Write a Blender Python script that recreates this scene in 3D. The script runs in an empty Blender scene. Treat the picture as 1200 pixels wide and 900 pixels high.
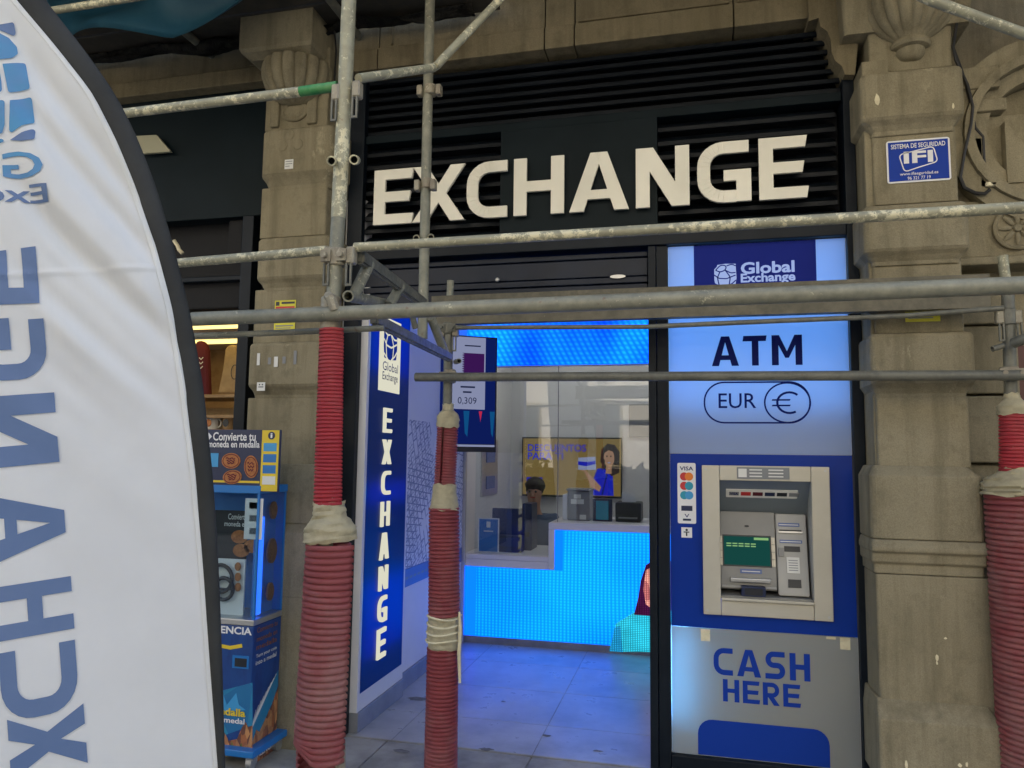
import bpy, bmesh, math, random
from mathutils import Vector, Matrix, noise
random.seed(7)
S = bpy.context.scene
COL = S.collection
R = math.radians
# ------------------------------------------------------------------ camera, world, sun, exposure
F_PX = 865.0
RT = Vector((0.97206, 0.23384, 0.01263)); 
yaw, pit, rol = R(13.547), R(5.5283), R(0.727)
FW = Vector((-math.sin(yaw)*math.cos(pit), math.cos(yaw)*math.cos(pit), math.sin(pit)))
r0 = Vector((math.cos(yaw), math.sin(yaw), 0)); u0 = r0.cross(FW)
RT = r0*math.cos(rol)+u0*math.sin(rol); UP = -r0*math.sin(rol)+u0*math.cos(rol)
CAM = Vector((0, -3.92, 1.545))
cd = bpy.data.cameras.new('camera'); co = bpy.data.objects.new('camera', cd); COL.objects.link(co)
cd.sensor_fit = 'HORIZONTAL'; cd.sensor_width = 36; cd.lens = F_PX/1200*36; cd.clip_start = 0.05; cd.clip_end = 1000
m = Matrix((RT, UP, -FW)).transposed().to_4x4(); m.translation = CAM; co.matrix_world = m
S.camera = co
W = bpy.data.worlds.new('World'); S.world = W; W.use_nodes = True
nt = W.node_tree; bg = nt.nodes['Background']
sky = nt.nodes.new('ShaderNodeTexSky'); sky.sky_type = 'NISHITA'; sky.sun_disc = False
SUN_EL, SUN_AZ = R(50), R(18)           # azimuth clockwise from +Y: the sun stands behind the building, the street side is in shade
sky.sun_elevation = SUN_EL; sky.sun_rotation = SUN_AZ
sky.air_density = 1.0; sky.dust_density = 4.0; sky.ozone_density = 0.5
nt.links.new(sky.outputs[0], bg.inputs[0]); bg.inputs[1].default_value = 0.15
sl = bpy.data.lights.new('sun', 'SUN'); sl.energy = 4.5; sl.angle = R(.5); sl.color = (1, .95, .86)
so = bpy.data.objects.new('sun', sl); COL.objects.link(so)
sd = Vector((math.sin(SUN_AZ)*math.cos(SUN_EL), math.cos(SUN_AZ)*math.cos(SUN_EL), math.sin(SUN_EL)))
so.rotation_euler = sd.to_track_quat('Z', 'Y').to_euler()
S.view_settings.view_transform = 'Standard'; S.view_settings.look = 'None'
S.view_settings.gamma = 1; S.view_settings.exposure = 1.65
S.cycles.max_bounces = 8; S.cycles.transparent_max_bounces = 12

def ray(x, y): return FW + RT*((x-600)/F_PX) - UP*((y-450)/F_PX)
def pt(x, y, Y=0.0):                    # where the view through (x, y) meets the vertical plane at depth Y
    v = ray(x, y); return CAM + v*((Y-CAM.y)/v.y)
def ptx(x, y, X):
    v = ray(x, y); return CAM + v*((X-CAM.x)/v.x)
def ptz(x, y, Z):
    v = ray(x, y); return CAM + v*((Z-CAM.z)/v.z)
def zz(x, y, Y=0.0): return pt(x, y, Y).z
def xx(x, y, Y=0.0): return pt(x, y, Y).x

# ------------------------------------------------------------------ materials
class N:
    def __init__(s, name):
        s.m = bpy.data.materials.new(name); s.m.use_nodes = True; s.t = s.m.node_tree
        s.b = s.t.nodes['Principled BSDF']; s.out = s.t.nodes['Material Output']
        s.tc = s.t.nodes.new('ShaderNodeTexCoord').outputs['Object']
    def n(s, kind, **kw):
        n = s.t.nodes.new('ShaderNode'+kind)
        for k, v in kw.items():
            if k.startswith('i_'):
                n.inputs[int(k[2:]) if k[2:].isdigit() else k[2:].replace('_', ' ')].default_value = v
            else: setattr(n, k, v)
        return n
    def l(s, a, b): s.t.links.new(a, b)
    def mapping(s, scale=(1,1,1), rot=(0,0,0)):
        n = s.n('Mapping'); n.inputs['Scale'].default_value = scale; n.inputs['Rotation'].default_value = rot
        s.l(s.tc, n.inputs[0]); return n.outputs[0]
    def noise(s, scale, detail=5, rough=.6, vec=None, dist=0):
        n = s.n('TexNoise'); n.inputs['Scale'].default_value = scale; n.inputs['Detail'].default_value = detail
        n.inputs['Roughness'].default_value = rough; n.inputs['Distortion'].default_value = dist
        s.l(vec or s.tc, n.inputs['Vector']); return n.outputs['Fac']
    def ramp(s, fac, a, b, ca=(0,0,0), cb=(1,1,1)):
        n = s.n('ValToRGB'); e = n.color_ramp.elements
        e[0].position = a; e[1].position = b; e[0].color = (*ca, 1); e[1].color = (*cb, 1)
        s.l(fac, n.inputs[0]); return n.outputs[0]
    def mix(s, fac, a, b, mode='MIX'):
        n = s.n('Mix', data_type='RGBA', blend_type=mode)
        if isinstance(fac, (int, float)): n.inputs[0].default_value = fac
        else: s.l(fac, n.inputs[0])
        for i, c in ((6, a), (7, b)):
            if isinstance(c, tuple): n.inputs[i].default_value = (*c[:3], 1)
            else: s.l(c, n.inputs[i])
        return n.outputs[2]
    def math(s, op, a, b=0.0):
        n = s.n('Math', operation=op)
        for i, c in ((0, a), (1, b)):
            if isinstance(c, (int, float)): n.inputs[i].default_value = c
            else: s.l(c, n.inputs[i])
        return n.outputs[0]
    def bump(s, h, strength=.3, dist=.01):
        n = s.n('Bump'); n.inputs['Strength'].default_value = strength; n.inputs['Distance'].default_value = dist
        s.l(h, n.inputs['Height']); s.l(n.outputs[0], s.b.inputs['Normal'])
    def col(s, c):
        if isinstance(c, tuple): s.b.inputs['Base Color'].default_value = (*c, 1)
        else: s.l(c, s.b.inputs['Base Color'])
    def rough(s, r):
        if isinstance(r, (int, float)): s.b.inputs['Roughness'].default_value = r
        else: s.l(r, s.b.inputs['Roughness'])

def mk(name, c, rough=.5, metal=0, c2=None, scale=6, amt=(.4, .65), bump=0, bscale=60, dist=.004, emit=0, spec=.5, rvar=0):
    s = N(name)
    if c2: s.col(s.mix(s.ramp(s.noise(scale), *amt), c, c2))
    else: s.col(c)
    s.rough(rough); s.b.inputs['Metallic'].default_value = metal
    s.b.inputs['Specular IOR Level'].default_value = spec
    if rvar:
        s.rough(s.math('ADD', rough-rvar/2, s.math('MULTIPLY', s.noise(scale*2), rvar)))
    if bump: s.bump(s.noise(bscale, 4), bump, dist)
    if emit:
        s.b.inputs['Emission Color'].default_value = (*c, 1); s.b.inputs['Emission Strength'].default_value = emit
    return s.m

def stone(name, a, b, dark, seed=0):
    s = N(name)
    big = s.noise(1.7, 4, .6); mid = s.noise(9, 6, .7)
    streak = s.noise(1, 5, .6, s.mapping((14, 14, 1.1)))
    grain = s.noise(220, 3, .7)
    c = s.mix(s.ramp(big, .35, .65), a, b)
    c = s.mix(s.math('MULTIPLY', s.ramp(streak, .46, .76), .75), c, dark)
    soot = s.noise(4.2, 7, .72, s.mapping((1, 1, .6)))
    c = s.mix(s.math('MULTIPLY', s.ramp(soot, .55, .70), .45), c, tuple(x*.7 for x in dark))
    c = s.mix(s.math('MULTIPLY', s.ramp(mid, .52, .75), .55), c, tuple(x*.55 for x in a))
    pale = s.noise(3.3, 8, .75, s.mapping((1, 1, .5)))
    c = s.mix(s.math('MULTIPLY', s.ramp(pale, .64, .70), .55), c, tuple(min(1, x*1.7) for x in b))
    g = s.ramp(grain, .3, .7, (.80, .80, .80), (1.12, 1.12, 1.12))
    c = s.mix(1.0, c, g, 'MULTIPLY')
    s.col(c); s.rough(.9); s.b.inputs['Specular IOR Level'].default_value = .25
    h = s.math('ADD', s.math('MULTIPLY', mid, .7), s.math('ADD', s.math('MULTIPLY', grain, .25), s.math('MULTIPLY', streak, .5)))
    s.bump(h, .8, .009)
    return s.m

def galv(name, a, b, flake, thr=.57):
    s = N(name)
    n1 = s.noise(14, 6, .7); n2 = s.noise(38, 8, .75, s.mapping((1, 1, 1))); n3 = s.noise(5, 3, .5)
    c = s.mix(s.ramp(n1, .38, .62), a, b)
    c = s.mix(s.ramp(s.math('ADD', s.math('MULTIPLY', n2, .7), s.math('MULTIPLY', n3, .3)), thr, thr+.04), c, flake)
    rust = s.noise(21, 5, .6)
    c = s.mix(s.math('MULTIPLY', s.ramp(rust, .66, .72), .6), c, (.16, .09, .05))
    s.col(c); s.rough(s.ramp(n2, .4, .7, (.38, .38, .38), (.75, .75, .75))); s.b.inputs['Metallic'].default_value = .12
    s.bump(n2, .35, .002)
    return s.m

MT = {}
MT['stone'] = stone('pillar_stone', (.255, .222, .142), (.325, .285, .188), (.15, .128, .078))
MT['stone_dark'] = stone('lintel_stone', (.22, .183, .108), (.28, .235, .145), (.125, .102, .06))
MT['black_frame'] = mk('black_powder_coat', (.004, .008, .014), .42, 0, (.007, .012, .019), 5, bump=.05, bscale=300, dist=.001, spec=.22)
MT['slat'] = mk('louvre_paint', (.008, .013, .020), .40, 0, (.013, .019, .028), 3, rvar=.2, spec=.4)
MT['shutter'] = mk('shutter_paint', (.008, .013, .026), .4, 0, (.013, .020, .038), 4, rvar=.2, spec=.3)
MT['sign_back'] = mk('sign_backing', (.004, .010, .013), .5, 0, (.006, .013, .017), 3, spec=.15)
MT['black'] = mk('matt_black', (.006, .006, .007), .8)
MT['letter'] = mk('cream_gloss', (.85, .82, .69), .14, 0, (.81, .78, .65), 4, spec=.6)
MT['galv'] = galv('galvanised_tube', (.19, .19, .145), (.28, .275, .205), (.52, .49, .35), .59)
MT['galv_pale'] = galv('paint_spattered_tube', (.36, .345, .235), (.27, .26, .18), (.68, .63, .42), .51)
MT['galv_dark'] = galv('dull_tube', (.12, .12, .098), (.18, .178, .14), (.42, .39, .28), .63)
MT['beam'] = galv('stained_beam_steel', (.085, .08, .055), (.14, .125, .085), (.30, .26, .16), .63)
MT['header_blue'] = mk('header_blue_print', (.004, .016, .24), .4, spec=.1)
MT['green'] = mk('green_band_paint', (.03, .22, .06), .5, 0, (.10, .28, .10), 20)
MT['coupler'] = galv('coupler_steel', (.22, .19, .14), (.33, .30, .22), (.52, .48, .36), .58)
MT['tape'] = mk('cream_cloth_tape', (.78, .71, .49), .85, 0, (.66, .59, .39), 25, bump=.6, bscale=45, dist=.006)
def hose_mat(name, a, b, dust, k):
    s = N(name)
    c = s.mix(s.ramp(s.noise(7, 5), .35, .65), a, b)
    c = s.mix(s.math('MULTIPLY', s.ramp(s.noise(3, 7, .7), .45, .7), k), c, dust)
    c = s.mix(s.ramp(s.noise(34, 6, .7), .69, .71), c, (.62, .56, .45))
    s.col(c); s.rough(.5); s.bump(s.noise(80, 3), .2, .002); return s.m
MT['hose_red'] = hose_mat('bright_red_plastic', (.70, .075, .095), (.62, .065, .085), (.60, .24, .22), .45)
MT['hose_pink'] = hose_mat('dusty_red_plastic', (.50, .135, .14), (.44, .115, .12), (.56, .32, .29), .9)
MT['hose_dark'] = hose_mat('dark_red_plastic', (.50, .11, .12), (.43, .09, .10), (.55, .29, .27), .7)
MT['white_wall'] = mk('white_wall_paint', (.72, .72, .72), .55, 0, (.68, .68, .69), 2, bump=.03, bscale=120)
MT['white'] = mk('white_plastic', (.78, .78, .78), .35)
MT['counter'] = mk('white_counter_laminate', (.74, .74, .76), .3)
MT['skirt'] = mk('grey_skirting', (.20, .21, .23), .4, 0, (.26, .27, .29), 6)
MT['grey'] = mk('grey_plastic', (.22, .23, .24), .45)
MT['dark'] = mk('dark_plastic', (.015, .018, .024), .4)
MT['navy'] = mk('navy_plastic', (.012, .022, .07), .35)
MT['blue_print'] = mk('blue_print', (.008, .045, .34), .4, spec=.15)
MT['deep_blue'] = mk('deep_blue_panel', (.003, .035, .30), .3, 0, (.003, .030, .26), 2, spec=.2)
MT['navy_print'] = mk('navy_print', (.003, .010, .13), .45, spec=.1)
MT['yellow'] = mk('yellow_vinyl', (.75, .55, .03), .5)
MT['yellow_green'] = mk('yellow_label', (.66, .60, .04), .5)
MT['red'] = mk('red_print', (.55, .03, .03), .45)
MT['orange'] = mk('orange_print', (.75, .20, .02), .45)
MT['teal'] = mk('teal_print', (.02, .30, .42), .45)
MT['sky_blue'] = mk('sky_blue_print', (.05, .32, .62), .4)
MT['cobalt'] = mk('cobalt_plastic', (.015, .17, .48), .35)
MT['copper'] = mk('copper_medal', (.42, .17, .06), .42, .5, (.30, .11, .04), 60, bump=.8, bscale=90, dist=.004)
MT['silver'] = mk('brushed_steel', (.55, .55, .54), .35, .8)
MT['atm_frame'] = mk('champagne_metal', (.56, .53, .44), .38, .25, (.52, .49, .40), 5, bump=.04, bscale=400, dist=.001)
MT['atm_inner'] = mk('grey_moulded_plastic', (.27, .27, .255), .45, 0, (.25, .25, .235), 9, bump=.05, bscale=300, dist=.001)
MT['atm_light'] = mk('pale_moulded_plastic', (.42, .415, .385), .42, 0, (.39, .385, .36), 8)
MT['label_blue'] = mk('label_blue', (.10, .15, .34), .4)
MT['paper'] = mk('white_paper', (.74, .74, .70), .7)
MT['wood'] = mk('shelf_wood', (.36, .23, .11), .55, 0, (.27, .16, .07), 9)
MT['maroon'] = mk('maroon_cloth', (.10, .006, .018), .8)
MT['tan'] = mk('tan_canvas', (.42, .30, .16), .85, 0, (.36, .25, .13), 20)
MT['tarp'] = mk('blue_tarpaulin', (.030, .14, .23), .5, 0, (.05, .17, .25), 5, bump=.2, bscale=30)
MT['net'] = mk('dark_netting', (.022, .021, .018), .9, 0, (.05, .046, .036), 18, bump=.8, bscale=35, dist=.02)
MT['board'] = mk('deck_board', (.035, .032, .025), .8, 0, (.06, .052, .038), 7, bump=.4, bscale=25)
MT['cable'] = mk('black_cable', (.012, .012, .012), .5)
MT['skin'] = mk('skin', (.48, .27, .18), .5)
MT['hair'] = mk('dark_hair', (.02, .014, .01), .6)
MT['jumper'] = mk('blue_grey_jumper', (.10, .14, .22), .9)
MT['door_wood'] = mk('dark_red_wood', (.09, .018, .012), .4)
MT['asphalt'] = mk('pavement_stone', (.23, .22, .20), .8, 0, (.17, .165, .15), 4, bump=.3, bscale=80)
MT['slab'] = mk('grey_paving', (.36, .35, .31), .7, 0, (.22, .215, .19), 3, (.42, .60), bump=.35, bscale=70)
MT['tile'] = mk('grey_floor_tile', (.43, .43, .42), .30, 0, (.31, .31, .305), 3, bump=.12, bscale=50, rvar=.2)
MT['facade'] = mk('opposite_render', (.50, .47, .41), .8, 0, (.44, .41, .35), 2)
MT['pane'] = mk('window_glass', (.03, .04, .045), .08)

def printed(name, cols, scale, stretch=(1, 1, 1)):
    s = N(name); v = s.n('TexVoronoi'); v.inputs['Scale'].default_value = scale; s.l(s.mapping(stretch), v.inputs['Vector'])
    g = s.n('SeparateColor'); s.l(v.outputs['Color'], g.inputs[0]); n = s.noise(scale*.5, 5, .7)
    c = s.mix(s.ramp(g.outputs[0], .35, .55), cols[0], cols[1]); c = s.mix(s.ramp(g.outputs[1], .6, .7), c, cols[2]); c = s.mix(s.math('MULTIPLY', s.ramp(n, .45, .7), .6), c, cols[3])
    s.col(c); s.rough(.4); return s.m
MT['town_print'] = printed('printed_rooftops', ((.38, .13, .05), (.55, .26, .10), (.16, .06, .04), (.09, .05, .05)), 46, (1, 1, .45))
MT['sky_print'] = printed('printed_evening_sky', ((.02, .22, .40), (.015, .16, .36), (.03, .30, .46), (.01, .10, .28)), 7, (1, 1, .5))
MT['cab_print'] = printed('printed_dark_blue', ((.008, .045, .20), (.010, .055, .23), (.008, .06, .24), (.006, .03, .15)), 14, (2.2, 2.2, .4))
MT['leaf_print'] = printed('printed_leaves', ((.16, .17, .03), (.30, .24, .05), (.07, .10, .02), (.03, .05, .02)), 60, (1, 1, .3))
def emis(name, c, k):
    s = N(name); e = s.n('Emission'); e.inputs[0].default_value = (*c, 1); e.inputs[1].default_value = k
    s.l(e.outputs[0], s.out.inputs[0]); return s.m
MT_late = 1
MT['lit_cream'] = emis('lit_cream_letter', (.90, .88, .70), .25)
MT['lit_white'] = emis('ceiling_panel_light', (.90, .95, .92), 1.0)
MT['lit_warm'] = emis('warm_ceiling_light', (1.0, .72, .22), .8)
MT['led_strip'] = emis('blue_white_led', (.10, .40, 1.0), 34.0)
MT['led_strip2'] = emis('pale_led', (.06, .34, 1.0), 3.0)
MT['lit_pale'] = emis('lit_pale_letter', (.40, .52, .92), .26)
MT['lit_warm_white'] = emis('office_ceiling_light', (1.0, .95, .86), 4.2)
MT['led_sheet'] = emis('led_sheet_blue', (.14, .46, 1.0), 1.15)
MT['led_deep'] = emis('deep_blue_led', (.010, .32, 1.0), 1.1)
def led(name, diag, pitch):
    s = N(name)
    x = s.n('SeparateXYZ'); s.l(s.tc, x.inputs[0]); X_, Z_ = x.outputs[0], x.outputs[2]
    k = math.pi/pitch
    wob = s.math('MULTIPLY', s.noise(1.2, 2), 3.0)
    if diag: X_ = s.math('ADD', X_, s.math('MULTIPLY', Z_, .55))
    dx = s.math('SINE', s.math('ADD', s.math('MULTIPLY', X_, k), wob))
    dz = s.math('SINE', s.math('ADD', s.math('MULTIPLY', Z_, k*1.3), s.math('MULTIPLY', wob, .5)))
    dots = s.math('MULTIPLY', s.math('MULTIPLY', dx, dx), s.math('ADD', .30, s.math('MULTIPLY', s.math('MULTIPLY', dz, dz), .70)))
    wave = s.noise(.9, 1, .4, s.mapping((1, 1, 1.6) if not diag else (2.2, 1, 1.2), (0, .7 if diag else .3, 0)))
    lo = s.mix(s.ramp(wave, .35, .65), (.0005, .065, .68), (.0008, .105, .76)) if not diag else s.mix(s.ramp(wave, .38, .60), (.0005, .020, .50), (.001, .085, .78))
    hi = s.mix(s.ramp(wave, .35, .65), (.001, .145, .85), (.003, .21, .90)) if not diag else s.mix(s.ramp(wave, .38, .60), (.001, .055, .80), (.005, .20, .95))
    c = s.mix(dots, lo, hi)
    e = s.n('Emission'); s.l(c, e.inputs[0]); e.inputs[1].default_value = 1.05
    s.l(e.outputs[0], s.out.inputs[0]); return s.m
def ledpic(name, c, k, pitch=.018):
    s = N(name); x = s.n('SeparateXYZ'); s.l(s.tc, x.inputs[0]); kk = math.pi/pitch
    dx = s.math('SINE', s.math('MULTIPLY', x.outputs[0], kk)); dz = s.math('SINE', s.math('MULTIPLY', x.outputs[2], kk*1.3))
    d = s.math('ADD', .35, s.math('MULTIPLY', s.math('MULTIPLY', s.math('MULTIPLY', dx, dx), s.math('MULTIPLY', dz, dz)), .9))
    d = s.math('MULTIPLY', d, s.ramp(s.noise(7, 3, .5), .35, .65, (.8, .8, .8), (1.15, 1.15, 1.15)))
    e = s.n('Emission'); e.inputs[0].default_value = (*c, 1); s.l(s.math('MULTIPLY', d, k), e.inputs[1]); s.l(e.outputs[0], s.out.inputs[0]); return s.m
MT['led_counter'] = led('led_screen_pixels', False, .030)
MT['led_band'] = led('led_band_pixels', True, .05)
MT['led_flat'] = emis('led_plain_blue', (.001, .075, .85), 1.1)
for nm, c, k in (('p_teal', (.03, .50, .62), .9), ('p_tealdark', (.02, .30, .50), .9), ('p_skin', (.80, .33, .26), .9), ('p_hair', (.05, .01, .045), .6),
                 ('p_ochre', (.20, .135, .045), .55), ('p_blue', (.010, .018, .40), .6), ('p_face', (.36, .20, .13), .5), ('p_darkhair', (.03, .022, .02), .6),
                 ('p_white', (.36, .40, .62), .40), ('p_maroon', (.05, .010, .10), .5), ('p_curtain', (.005, .014, .12), .5), ('p_curtain2', (.006, .09, .26), .5),
                 ('p_red', (.42, .02, .06), .7), ('p_green', (.010, .075, .065), .5), ('p_greenlit', (.30, .55, .22), .5), ('p_text', (.03, .04, .12), .3), ('p_case', (.02, .13, .95), 1.6)):
    MT[nm] = emis(nm.replace('p_', 'screen_'), c, k*.5)

for nm, c, k in (('p_teal', (.02, .38, .52), .75), ('p_tealdark', (.01, .20, .40), .75), ('p_skin', (.75, .30, .24), .6), ('p_skin2', (.55, .16, .16), .5), ('p_hair', (.06, .008, .05), .5)): MT[nm] = ledpic('led_'+nm[2:], c, k)
def translucent(name, c, fac, rough=.3):
    s = N(name); s.col(c); s.rough(rough)
    t = s.n('BsdfTranslucent'); t.inputs[0].default_value = (*c, 1)
    mx = s.n('MixShader'); mx.inputs[0].default_value = fac
    s.l(s.b.outputs[0], mx.inputs[1]); s.l(t.outputs[0], mx.inputs[2]); s.l(mx.outputs[0], s.out.inputs[0]); return s.m
MT['acrylic'] = translucent('opal_acrylic', (.55, .62, .74), .6, .35)
MT['acrylic_grey'] = translucent('grey_acrylic', (.44, .45, .42), .42, .25)
MT['acrylic_blue'] = translucent('blue_acrylic', (.012, .10, .44), .6, .3)
s = N('flag_polyester'); c = s.mix(s.ramp(s.noise(3), .4, .6), (.88, .90, .895), (.84, .86, .855)); s.col(c); s.rough(.55)
s.bump(s.noise(900, 2), .08, .001)
t = s.n('BsdfTranslucent'); s.l(c, t.inputs[0]); mx = s.n('MixShader'); mx.inputs[0].default_value = .30
s.l(s.b.outputs[0], mx.inputs[1]); s.l(t.outputs[0], mx.inputs[2]); s.l(mx.outputs[0], s.out.inputs[0]); MT['flag'] = s.m
MT['flag_print'] = mk('faded_blue_print', (.10, .17, .34), .6, 0, (.12, .19, .36), 4)
MT['flag_blue'] = mk('faded_sky_print', (.06, .27, .50), .6, 0, (.10, .24, .48), 6)
MT['sleeve'] = mk('black_sleeve_cloth', (.018, .02, .02), .75, 0, (.03, .033, .033), 5, bump=.15, bscale=150)
def glass(name, refl=.5, tint=(1, 1, 1)):
    s = N(name); tr = s.n('BsdfTransparent'); tr.inputs[0].default_value = (*tint, 1)
    g = s.n('BsdfGlossy'); g.inputs['Roughness'].default_value = .0
    f = s.n('Fresnel'); f.inputs[0].default_value = 1.5
    bf = s.n('NewGeometry').outputs['Backfacing']
    mx = s.n('MixShader'); s.l(s.math('MULTIPLY', s.math('SUBTRACT', 1.0, bf), s.math('MINIMUM', s.math('MULTIPLY', f.outputs[0], 4*refl), 1.0)), mx.inputs[0])
    s.l(tr.outputs[0], mx.inputs[1]); s.l(g.outputs[0], mx.inputs[2]); s.l(mx.outputs[0], s.out.inputs[0]); return s.m
MT['glass'] = glass('clear_glass', .85, (.93, .96, .96))
MT['case_glass'] = glass('case_glass', .5, (.86, .92, .95))
s = N('city_map_print'); x = s.n('SeparateXYZ'); s.l(s.tc, x.inputs[0]); lines = None
for sc_b, ang, off, wd in ((9, .12, .0, .9), (15, -.5, .37, .7), (6, 1.2, .2, .8)):
    cb_ = s.n('CombineXYZ'); s.l(x.outputs[1], cb_.inputs[0]); s.l(x.outputs[2], cb_.inputs[1])
    mp_ = s.n('Mapping'); mp_.inputs['Rotation'].default_value = (0, 0, ang); mp_.inputs['Location'].default_value = (off, off*2, 0); s.l(cb_.outputs[0], mp_.inputs[0])
    bk = s.n('TexBrick'); bk.inputs['Scale'].default_value = sc_b; bk.inputs['Mortar Size'].default_value = .035; bk.inputs['Mortar Smooth'].default_value = 0; bk.inputs['Brick Width'].default_value = wd; bk.inputs['Row Height'].default_value = .42
    s.l(mp_.outputs[0], bk.inputs['Vector'])
    g_ = s.ramp(s.noise(2.6, 3, .5, s.mapping((1, 1, 1), (off*5, 0, 0))), .47, .50)
    v_ = s.math('MULTIPLY', bk.outputs['Fac'], g_); lines = v_ if lines is None else s.math('MAXIMUM', lines, v_)
s.col(s.mix(lines, (.70, .70, .72), (.20, .23, .33))); s.rough(.5); MT['map'] = s.m

# ------------------------------------------------------------------ geometry helpers
def ob(name, bm, mat, parent=None, smooth=False):
    me = bpy.data.meshes.new(name)
    bm.normal_update(); bm.to_mesh(me); bm.free()
    if smooth:
        for p in me.polygons: p.use_smooth = True
    o = bpy.data.objects.new(name, me); COL.objects.link(o)
    if mat: me.materials.append(MT[mat] if isinstance(mat, str) else mat)
    if parent: attach(o, parent)
    return o
def attach(o, parent):
    o.parent = parent
    if parent.type == 'EMPTY': o.matrix_parent_inverse = Matrix.Translation(-Vector(parent.location))
def thing(name, label, cat, loc=(0, 0, 0), group=None):
    o = bpy.data.objects.new(name, None); COL.objects.link(o); o.location = loc; o.empty_display_size = .1
    o['label'] = label; o['category'] = cat
    if group: o['group'] = group
    return o
def tag(o, label, cat, group=None):
    o['label'] = label; o['category'] = cat
    if group: o['group'] = group
    return o
def struct(o): o['kind'] = 'structure'; return o
def B(*boxes, bev=0.0, seg=2):
    bm = bmesh.new()
    for b in boxes: addbox(bm, *b)
    if bev: bmesh.ops.bevel(bm, geom=bm.edges[:], offset=bev, segments=seg, affect='EDGES', profile=.5)
    return bm
def addbox(bm, x0, x1, y0, y1, z0, z1, M=None):
    vs = [bm.verts.new(Vector(p) if M is None else M @ Vector(p)) for p in ((x0,y0,z0),(x1,y0,z0),(x1,y1,z0),(x0,y1,z0),(x0,y0,z1),(x1,y0,z1),(x1,y1,z1),(x0,y1,z1))]
    for f in ((0,3,2,1),(4,5,6,7),(0,1,5,4),(1,2,6,5),(2,3,7,6),(3,0,4,7)): bm.faces.new([vs[i] for i in f])
def frame_of(d):
    d = d.normalized(); a = Vector((0,0,1)) if abs(d.z) < .9 else Vector((1,0,0))
    u = d.cross(a).normalized(); return u, d.cross(u).normalized()
def addtube(bm, pts, r, seg=14, caps=True, hollow=0.0):
    pts = [Vector(p) for p in pts]; rings = []
    u = v = None
    for i, p in enumerate(pts):
        d = (pts[min(i+1, len(pts)-1)]-pts[max(i-1, 0)]).normalized()
        if u is None: u, v = frame_of(d)
        else:
            u = (u-d*u.dot(d)).normalized(); v = d.cross(u).normalized()
        rr = r[i] if isinstance(r, (list, tuple)) else r
        rings.append([bm.verts.new(p+(u*math.cos(a)+v*math.sin(a))*rr) for a in [2*math.pi*k/seg for k in range(seg)]])
    for a, b in zip(rings, rings[1:]):
        for k in range(seg): bm.faces.new((a[k], a[(k+1)%seg], b[(k+1)%seg], b[k]))
    if caps:
        for ring, p, s_ in ((rings[0], pts[0], 1), (rings[-1], pts[-1], -1)):
            if hollow:
                d = (pts[1]-pts[0]).normalized() if s_ == 1 else (pts[-2]-pts[-1]).normalized()
                c = p; inn = [bm.verts.new(c+(q.co-c)*hollow) for q in ring]; deep = [bm.verts.new(q.co+d*min(.12, (pts[-1]-pts[0]).length*.42)) for q in inn]
                for k in range(seg):
                    bm.faces.new((ring[k], ring[(k+1)%seg], inn[(k+1)%seg], inn[k])); bm.faces.new((inn[k], inn[(k+1)%seg], deep[(k+1)%seg], deep[k]))
                f_ = bm.faces.new(deep); f_.material_index = 1
            else: bm.faces.new(ring)
def T(*args, **k):
    bm = bmesh.new(); addtube(bm, *args, **k); bmesh.ops.recalc_face_normals(bm, faces=bm.faces[:]); return bm
def addlathe(bm, prof, c, seg=28, fn=None):
    c = Vector(c); rings = []
    for r, z in prof:
        rings.append([bm.verts.new(c+Vector((math.cos(a)*(r if fn is None else fn(r, z, a)), math.sin(a)*(r if fn is None else fn(r, z, a)), z))) for a in [2*math.pi*k/seg for k in range(seg)]])
    for a, b in zip(rings, rings[1:]):
        for k in range(seg): bm.faces.new((a[k], a[(k+1)%seg], b[(k+1)%seg], b[k]))
    bm.faces.new(rings[0]); bm.faces.new(rings[-1])
def rrect(x0, x1, y0, y1, r, n=4):
    out = []
    for cx, cy, a0 in ((x1-r, y1-r, 0), (x0+r, y1-r, 90), (x0+r, y0+r, 180), (x1-r, y0+r, 270)):
        for k in range(n+1):
            a = R(a0+90*k/n); out.append((cx+r*math.cos(a), cy+r*math.sin(a)))
    return out
def loft(secs):                          # secs: (z, x0, x1, y0, y1, r)
    bm = bmesh.new(); rings = []
    for z, x0, x1, y0, y1, r in secs: rings.append([bm.verts.new((x, y, z)) for x, y in rrect(x0, x1, y0, y1, r)])
    n = len(rings[0])
    for a, b in zip(rings, rings[1:]):
        for k in range(n): bm.faces.new((a[k], a[(k+1)%n], b[(k+1)%n], b[k]))
    bm.faces.new(rings[0]); bm.faces.new(rings[-1]); bmesh.ops.recalc_face_normals(bm, faces=bm.faces[:]); return bm
def plate(polys, o, ux, uy, th=.002, back=0.0):   # flat outlines (a, b) on the frame o, ux, uy; raised by th along ux x uy
    o, ux, uy = Vector(o), Vector(ux), Vector(uy); n = ux.cross(uy).normalized(); bm = bmesh.new()
    for P in polys:
        t = [bm.verts.new(o+ux*a+uy*b+n*th) for a, b in P]; f = bm.faces.new(t)
        if th-back > 1e-5:
            q = [bm.verts.new(o+ux*a+uy*b+n*back) for a, b in P]; bm.faces.new(q[::-1])
            for k in range(len(P)): bm.faces.new((t[k], q[k], q[(k+1)%len(P)], t[(k+1)%len(P)]))
    bm.normal_update(); bmesh.ops.triangulate(bm, faces=[f for f in bm.faces if len(f.verts) > 4])
    bmesh.ops.recalc_face_normals(bm, faces=bm.faces[:])
    return bm
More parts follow.
